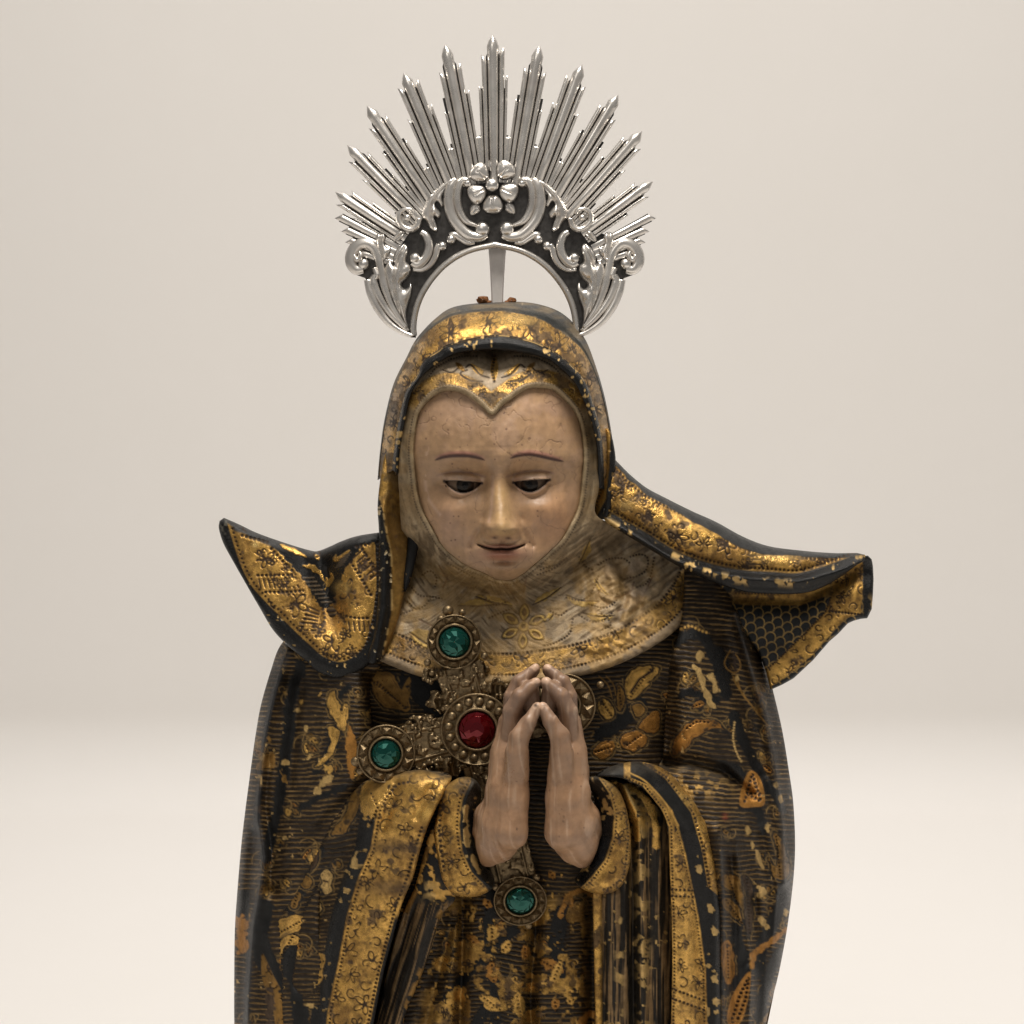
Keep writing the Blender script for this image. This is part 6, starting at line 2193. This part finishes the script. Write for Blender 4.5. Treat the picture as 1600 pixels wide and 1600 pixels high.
bead("knop", 668, 1035, cross_d(1035) - 3, 6, CROSS); bead("knop", 757, 1025, cross_d(1035) - 3, 6, CROSS); bead("knop", 938, 1070, cross_d(1035) - 3, 6, CROSS)

# ------------------------------------------------------------------ silver halo crown
CROWN = empty("halo_crown", tuple(W(777, 478, 8)), label="silver halo crown with eleven stepped rays, scrolls and a flower, standing on the head",
              category="crown")
CX, CY = 774.0, 465.0
KX = 773.0


def crown_d(x, y):
    return 34 - 0.00055 * (np.asarray(x, float) - KX) ** 2


Z1 = lambda pts: Zm(530, 240, 5.332, pts)


def both(pts):
    L = [tuple(q) for q in pts]
    return [L, [(2 * KX - a, b) for a, b in L]]


# ---- rays: (angle from vertical in degrees, reach)
RAYS = [(-56.6, 300), (-44.2, 332), (-33.8, 361), (-22.2, 380), (-11.2, 404), (-0.6, 411), (9.9, 400), (20.4, 389), (31.2, 371), (41.4, 347), (53.6, 306)]


def flute(root, a0, a1, r0, r1, tip, h, mat, skew=0.0, axis=None):
    """a half-round rib between two angles; pointed when tip > 0"""
    n = 26
    rs = np.linspace(r0, r1, n)
    ang = np.linspace(-math.pi / 2, math.pi / 2, 11)
    rows = []
    am = (a0 + a1) / 2; aw = (a1 - a0) / 2
    if axis is None:
        axis = am
    for r in rs:
        lat = 0.45 * r + 0.55 * 262.0
        w = aw * lat
        if tip > 0 and r > r1 - tip:
            q = (r - (r1 - tip)) / tip
            w = w * max(0.02, 1.06 * (1 - q) / 0.6) if q > 0.4 else w * (1 + 0.15 * q)
        wm = aw * lat
        rr = r - (0 if tip > 0 else 0) 
        off = np.sin(ang) * w
        up = np.cos(ang) ** 0.9 * h * (w / wm) ** 0.5 * (0.25 + 0.75 * min(1.0, max(0.0, (r - r0) / 45.0)))
        sk = skew * off / max(wm, 1e-6) * (r - r0) / (r1 - r0)
        th = axis
        off = off + (am - axis) * lat
        px = CX + (rr + sk) * math.sin(th) + off * math.cos(th)
        py = CY - (rr + sk) * math.cos(th) + off * math.sin(th)
        x = np.concatenate([px[:1], px, px[-1:]]); y = np.concatenate([py[:1], py, py[-1:]])
        dd = np.concatenate([[-3], up, [-3]])
        rows.append(np.stack([x, y, dd], 1))
    R = np.array(rows)
    e = np.repeat(R[-1:].mean(1, keepdims=True), R.shape[1], 1); e[..., 2] = -2
    R = np.concatenate([R, e])
    R[..., 2] += crown_d(R[..., 0], R[..., 1])
    return loft("flute", R, mat, root, patina_shade)


def build_rays():
    rg = np.random.RandomState(4)
    for k, (deg, reach) in enumerate(RAYS):
        a = math.radians(deg)
        sc = reach / 405.0
        r_in = 180 if abs(deg) < 38 else 168
        # ray plate (dark, behind the ribs)
        half = math.radians(5.1)
        steps = [(-half, 0.62), (-half * 0.80, 0.62), (-half * 0.80, 0.80), (-half * 0.40, 0.80), (-half * 0.40, 0.92), (0, 0.985), (half * 0.40, 0.92), (half * 0.40, 0.80), (half * 0.80, 0.80), (half * 0.80, 0.62), (half, 0.62)]
        jl, jr = rg.uniform(-0.03, 0.03, 2)
        P = [(a - half, r_in)] + [(a + t, reach * f * 0.995) for t, f in steps] + [(a + half, r_in)]
        lt = [(t - a) * (0.45 * r + 0.55 * 262.0) for t, r in P]
        px = np.array([CX + r * math.sin(a) + o_ * math.cos(a) for (t, r), o_ in zip(P, lt)]); py = np.array([CY - r * math.cos(a) + o_ * math.sin(a) for (t, r), o_ in zip(P, lt)])
        dz = crown_d(px, py) - 3.5
        n = len(P)
        V = np.concatenate([W(px, py, dz), W(px, py, dz - 4)])
        faces = [np.arange(n)[::-1], np.arange(n) + n]
        sidef = np.array([[i, (i + 1) % n, (i + 1) % n + n, i + n] for i in range(n)])
        root = add_mesh("ray", V, faces + [sidef], M_OXID, CROWN, smooth=False)
        c = math.radians(1.62)
        flute(root, a - c, a + c, r_in, reach, 24, 11, M_SILVERP)
        for s, j in ((-1, jl), (1, jr)):
            w1 = math.radians(1.6)
            b0 = a + s * (c + 0.003)
            f1 = 0.915 + j
            flute(root, min(b0, b0 + s * w1), max(b0, b0 + s * w1), r_in, reach * f1, 0, 7.0, M_SILVERP, skew=s * 5, axis=a)
            b1 = b0 + s * (w1 + 0.003); w2 = math.radians(0.95)
            f2 = 0.79 + j * 1.2 + rg.uniform(-0.02, 0.02)
            flute(root, min(b1, b1 + s * w2), max(b1, b1 + s * w2), r_in, reach * f2, 0, 4.6, M_SILVERP, skew=s * 5, axis=a)
        # short rib in the valley to the next ray
        if k < len(RAYS) - 1:
            nd, nr = RAYS[k + 1]
            am = math.radians((deg + nd) / 2)
            rv = 0.62 * (reach + nr) / 2
            wv = math.radians(0.95)
            flute(root, am - wv, am + wv, r_in, rv, 0, 3.5, M_SILVERP)


build_rays()
# low stub flutes at the two outer ends
for sgn in (-1, 1):
    for q, (dg, rc) in enumerate(((62.6, 276), (65.6, 258), (68.6, 246), (71.6, 236))):
        a = math.radians(sgn * dg)
        root = add_mesh("ray", W(np.array([CX + r * math.sin(a + t) for t, r in ((-0.026, 170), (-0.026, rc - 4), (0.026, rc - 4), (0.026, 170))]),
                                 np.array([CY - r * math.cos(a + t) for t, r in ((-0.026, 170), (-0.026, rc - 4), (0.026, rc - 4), (0.026, 170))]),
                                 np.full(4, float(crown_d(CX + 230, 300)) - 4)), [np.arange(4)], M_OXID, CROWN, smooth=False)
        flute(root, a - 0.021, a + 0.021, 170, rc, 0, 5, M_SILVERP, skew=4 * sgn)

# ---- pierced band behind the ornament
half = Z1([(1333, 690), (1333, 765), (1250, 772), (1120, 800), (1000, 850), (880, 930), (780, 1030), (700, 1150), (655, 1270), (632, 1390), (640, 1535), (600, 1530), (560, 1500), (440, 1440), (330, 1330), (258, 1180), (222, 1040),
           (140, 1010), (95, 960), (85, 890), (110, 800), (180, 740), (290, 715), (330, 690), (420, 660), (480, 600), (560, 520), (680, 470), (760, 330), (850, 260), (930, 220), (1080, 215), (1200, 150), (1333, 140)])
KXh = KX
left = [(min(a, KXh), b) for a, b in half]
right = [(2 * KX - a, b) for a, b in left[::-1]]
inner_l = left[1:11]; outer_l = left[10:]
band = inner_l[1:] + outer_l[1:]
poly = band + [(2 * KX - a, b) for a, b in band[::-1]]


def band_d(x, y, sd):
    return crown_d(x, y) - 1 + (fbm(x, y, 5, 2, 3) - 0.5) * 0.8


layer("band", poly, band_d, None, M_OXID, CROWN, step=2.2, edge=1.5, skirt=7)
# rim of the opening
rim = Z1([(622, 1518), (618, 1440), (630, 1340), (658, 1240), (708, 1135), (785, 1025), (882, 925), (1000, 845), (1120, 795), (1250, 768)])
rim_all = rim + [(KX, 382.5)] + [(2 * KX - a, b) for a, b in rim[::-1]]
ribbon("rim", rim_all, 5.0, 6.0, lambda x, y: crown_d(x, y) + 0.5, M_SILVERP, CROWN, n=8)

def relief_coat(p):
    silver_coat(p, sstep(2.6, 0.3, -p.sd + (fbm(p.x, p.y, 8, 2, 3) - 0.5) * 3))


ORN = lambda x, y: crown_d(x, y) + 0.5


def scrolls(pts, w, h=9, k=1.28):
    w = [q * k for q in w]
    for q in both(Z1(pts)):
        ribbon("scroll", q, w, h, ORN, M_SILVERP, CROWN, n=8)


def boss(pt, r, h=9, name="scroll_end"):
    r *= 1.12
    for q in both(Z1([pt])):
        x, y = q[0]
        lathe(name, x, y, float(ORN(x, y)), [(r, -4), (r, 1), (r * 0.93, h * 0.45), (r * 0.72, h * 0.8), (r * 0.4, h * 0.97), (0.1, h)], M_SILVER, CROWN, n=20)


def leaf(pts, h=8, rib=None, parent=None, name="leaf", one=False):
    for s, q in enumerate(both(Z1(pts)) if not one else [pts]):
        out = spline(q, 5, True)
        if s == 1:
            out = out[::-1]
        rb = None
        if rib is not None:
            rb = spline((both(Z1(rib)) if not one else [rib])[s], 6)

        def dd(x, y, sd, rb=rb):
            e = -sd
            b = ORN(x, y) + h * (1 - np.exp(-e / 4.0))
            b = b + (fbm(x, y, 9, 2, 5) - 0.5) * 1.6
            if rb is not None:
                r, t, _ = sd_path(x, y, rb)
                b = b - 4.2 * np.exp(-(r / 1.5) ** 2) + 2.0 * np.exp(-((r - 5) / 4.0) ** 2)
            return b
        layer(name, out, dd, relief_coat, M_SILVERP, parent or CROWN, step=1.3, edge=2.5, skirt=8, cap=False)


scrolls([(1078, 250), (1062, 225), (1022, 228), (992, 290), (986, 400), (1010, 495), (1060, 565), (1140, 600)], [3.5, 5, 5, 5, 4.8, 4.2, 2.5])
boss((1068, 248), 6.0)
scrolls([(975, 212), (935, 260), (916, 330), (915, 420), (945, 530), (1005, 615), (1085, 680), (1165, 695), (1225, 665)], [4, 6.0, 6.5, 7, 7, 7, 7, 6.5, 6], 9)
boss((1195, 630), 10.5, 11)
leaf([(1000, 203), (900, 222), (800, 295), (720, 395), (680, 480), (690, 540), (720, 570), (760, 630), (800, 652), (822, 640), (808, 580), (790, 520), (825, 545), (850, 510), (830, 465), (800, 430), (812, 402), (850, 450), (872, 425), (858, 360), (880, 310), (930, 255)],
     9, [(990, 215), (900, 260), (820, 340), (770, 430), (765, 520), (795, 620)])
scrolls([(665, 540), (648, 600), (600, 630), (540, 612), (497, 560), (500, 498), (545, 460), (597, 468), (618, 505)], [5.5, 5.5, 5.5, 5.2, 5, 4.6, 4.2, 3.8, 3.0], 10, 1.0)
boss((566, 532), 5.4, 11)
leaf([(445, 735), (450, 685), (490, 640), (530, 635), (555, 655), (530, 705), (480, 735)], 9, [(445, 735), (500, 685), (535, 660)])
scrolls([(680, 650), (725, 685), (748, 760), (735, 840), (690, 905), (645, 925), (608, 905)], [3.5, 5, 5.5, 5.5, 5.5, 5], 8)
boss((632, 872), 7.6)
scrolls([(615, 965), (690, 968), (755, 930), (800, 860), (815, 800), (835, 760)], [2.5, 3.2, 3.6, 4, 4.2, 4.2], 7)
boss((858, 772), 6.6)
scrolls([(1130, 742), (1070, 742), (1010, 705), (960, 675), (925, 690)], [2.5, 3.6, 4.2, 4.6, 4.6], 7)
boss((932, 715), 6.6)
leaf([(575, 1465), (500, 1340), (440, 1220), (395, 1090), (372, 980), (395, 900), (430, 890), (455, 930), (448, 860), (480, 790), (520, 758), (555, 742), (578, 800), (562, 895), (595, 930), (600, 990), (560, 1050), (525, 1088), (545, 1122), (572, 1110), (590, 1068), (612, 1112), (600, 1190), (572, 1280), (560, 1370), (580, 1460)],
     10, [(555, 750), (500, 860), (470, 960), (460, 1080), (480, 1230), (545, 1420)])
leaf([(345, 885), (310, 760), (298, 690), (330, 655), (370, 660), (395, 700), (380, 745), (405, 775), (432, 765), (430, 830), (390, 880), (370, 900)], 8, [(345, 670), (350, 760), (362, 870)])
scrolls([(560, 1455), (450, 1290), (385, 1130), (350, 990), (325, 870), (285, 790), (225, 748), (155, 765), (105, 835), (100, 910), (140, 965), (200, 960)], [2.5, 4, 5, 5.5, 5.5, 6, 7, 7.5, 7.5, 7, 6.5, 6], 10)
boss((205, 920), 8.0, 10)
scrolls([(118, 845), (150, 885), (178, 850), (165, 815)], [3.5, 4, 4, 3], 11)
scrolls([(575, 1480), (440, 1350), (340, 1210), (285, 1080), (300, 1010)], [2.5, 4, 5, 6, 4], 8)
scrolls([(615, 1520), (510, 1478), (400, 1395), (310, 1270), (258, 1150), (232, 1050)], [2.5, 3.6, 4.5, 5, 5, 4], 8)
scrolls([(290, 950), (315, 1010), (300, 1045)], [3, 4.5, 3], 9)

# ---- flower
FL = lathe("flower", 769, 289, float(ORN(769, 289)) + 9, [(10.5, -8), (10.5, 0), (9.6, 5), (7, 8.5), (3.5, 10.2), (0.1, 10.6)], M_SILVER, CROWN, n=24)
for px, py in ((750, 271), (789, 267), (794, 300), (770, 318), (746, 302)):
    a = math.atan2(py - 289, px - 769)
    c, s = math.cos(a), math.sin(a)
    pr = [(-17, -4), (-14, -10), (-2, -18), (10, -18.5), (17, -11), (19, 0), (17, 11), (10, 18.5), (-2, 18), (-14, 10), (-17, 4)]
    out = spline([(px + u * c * 0.86 - v * s * 0.86, py + u * s * 0.86 + v * c * 0.86) for u, v in pr], 4, True)

    def pd(x, y, sd, px=px, py=py, c=c, s=s):
        u = (x - px) * c + (y - py) * s
        v = -(x - px) * s + (y - py) * c
        return ORN(x, y) + 5 + 10 * (1 - np.exp(sd / 5.0)) - 2.2 * np.exp(-(v / 1.2) ** 2) * (u < 6)
    layer("petal", out, pd, relief_coat, M_SILVERP, FL, step=1.3, edge=2.5, skirt=9, cap=False)
for px, py, an in ((769, 258, -math.pi / 2), (742, 327, 2.2), (797, 325, 0.9)):
    c, s = math.cos(an), math.sin(an)
    out = spline([(px + u * c - v * s, py + u * s + v * c) for u, v in ((-11, -3), (-4, -8.5), (4, -7.5), (13, 0), (4, 7.5), (-4, 8.5), (-11, 3))], 4, True)

    def sd2(x, y, sd, px=px, py=py, c=c, s=s):
        v = -(x - px) * s + (y - py) * c
        return ORN(x, y) + 7 * (1 - np.exp(sd / 3.0)) - 3.0 * np.exp(-(v / 1.3) ** 2)
    layer("sepal", out, sd2, relief_coat, M_SILVERP, FL, step=1.3, edge=2, skirt=8, cap=False)

# ---- flat stem that plugs into the head
rows = []
for y, w in ((372, 13.5), (395, 13.5), (400, 12.8), (430, 11), (460, 9.5), (484, 9.0)):
    c = 777.0
    rows.append([(c - w, y, 14), (c - w * 0.8, y, 19), (c + w * 0.8, y, 19), (c + w, y, 14), (c + w, y, 8), (c - w, y, 8)])
loft("stem", np.array(rows, float), M_STEM, CROWN, closed=True, smooth=False)
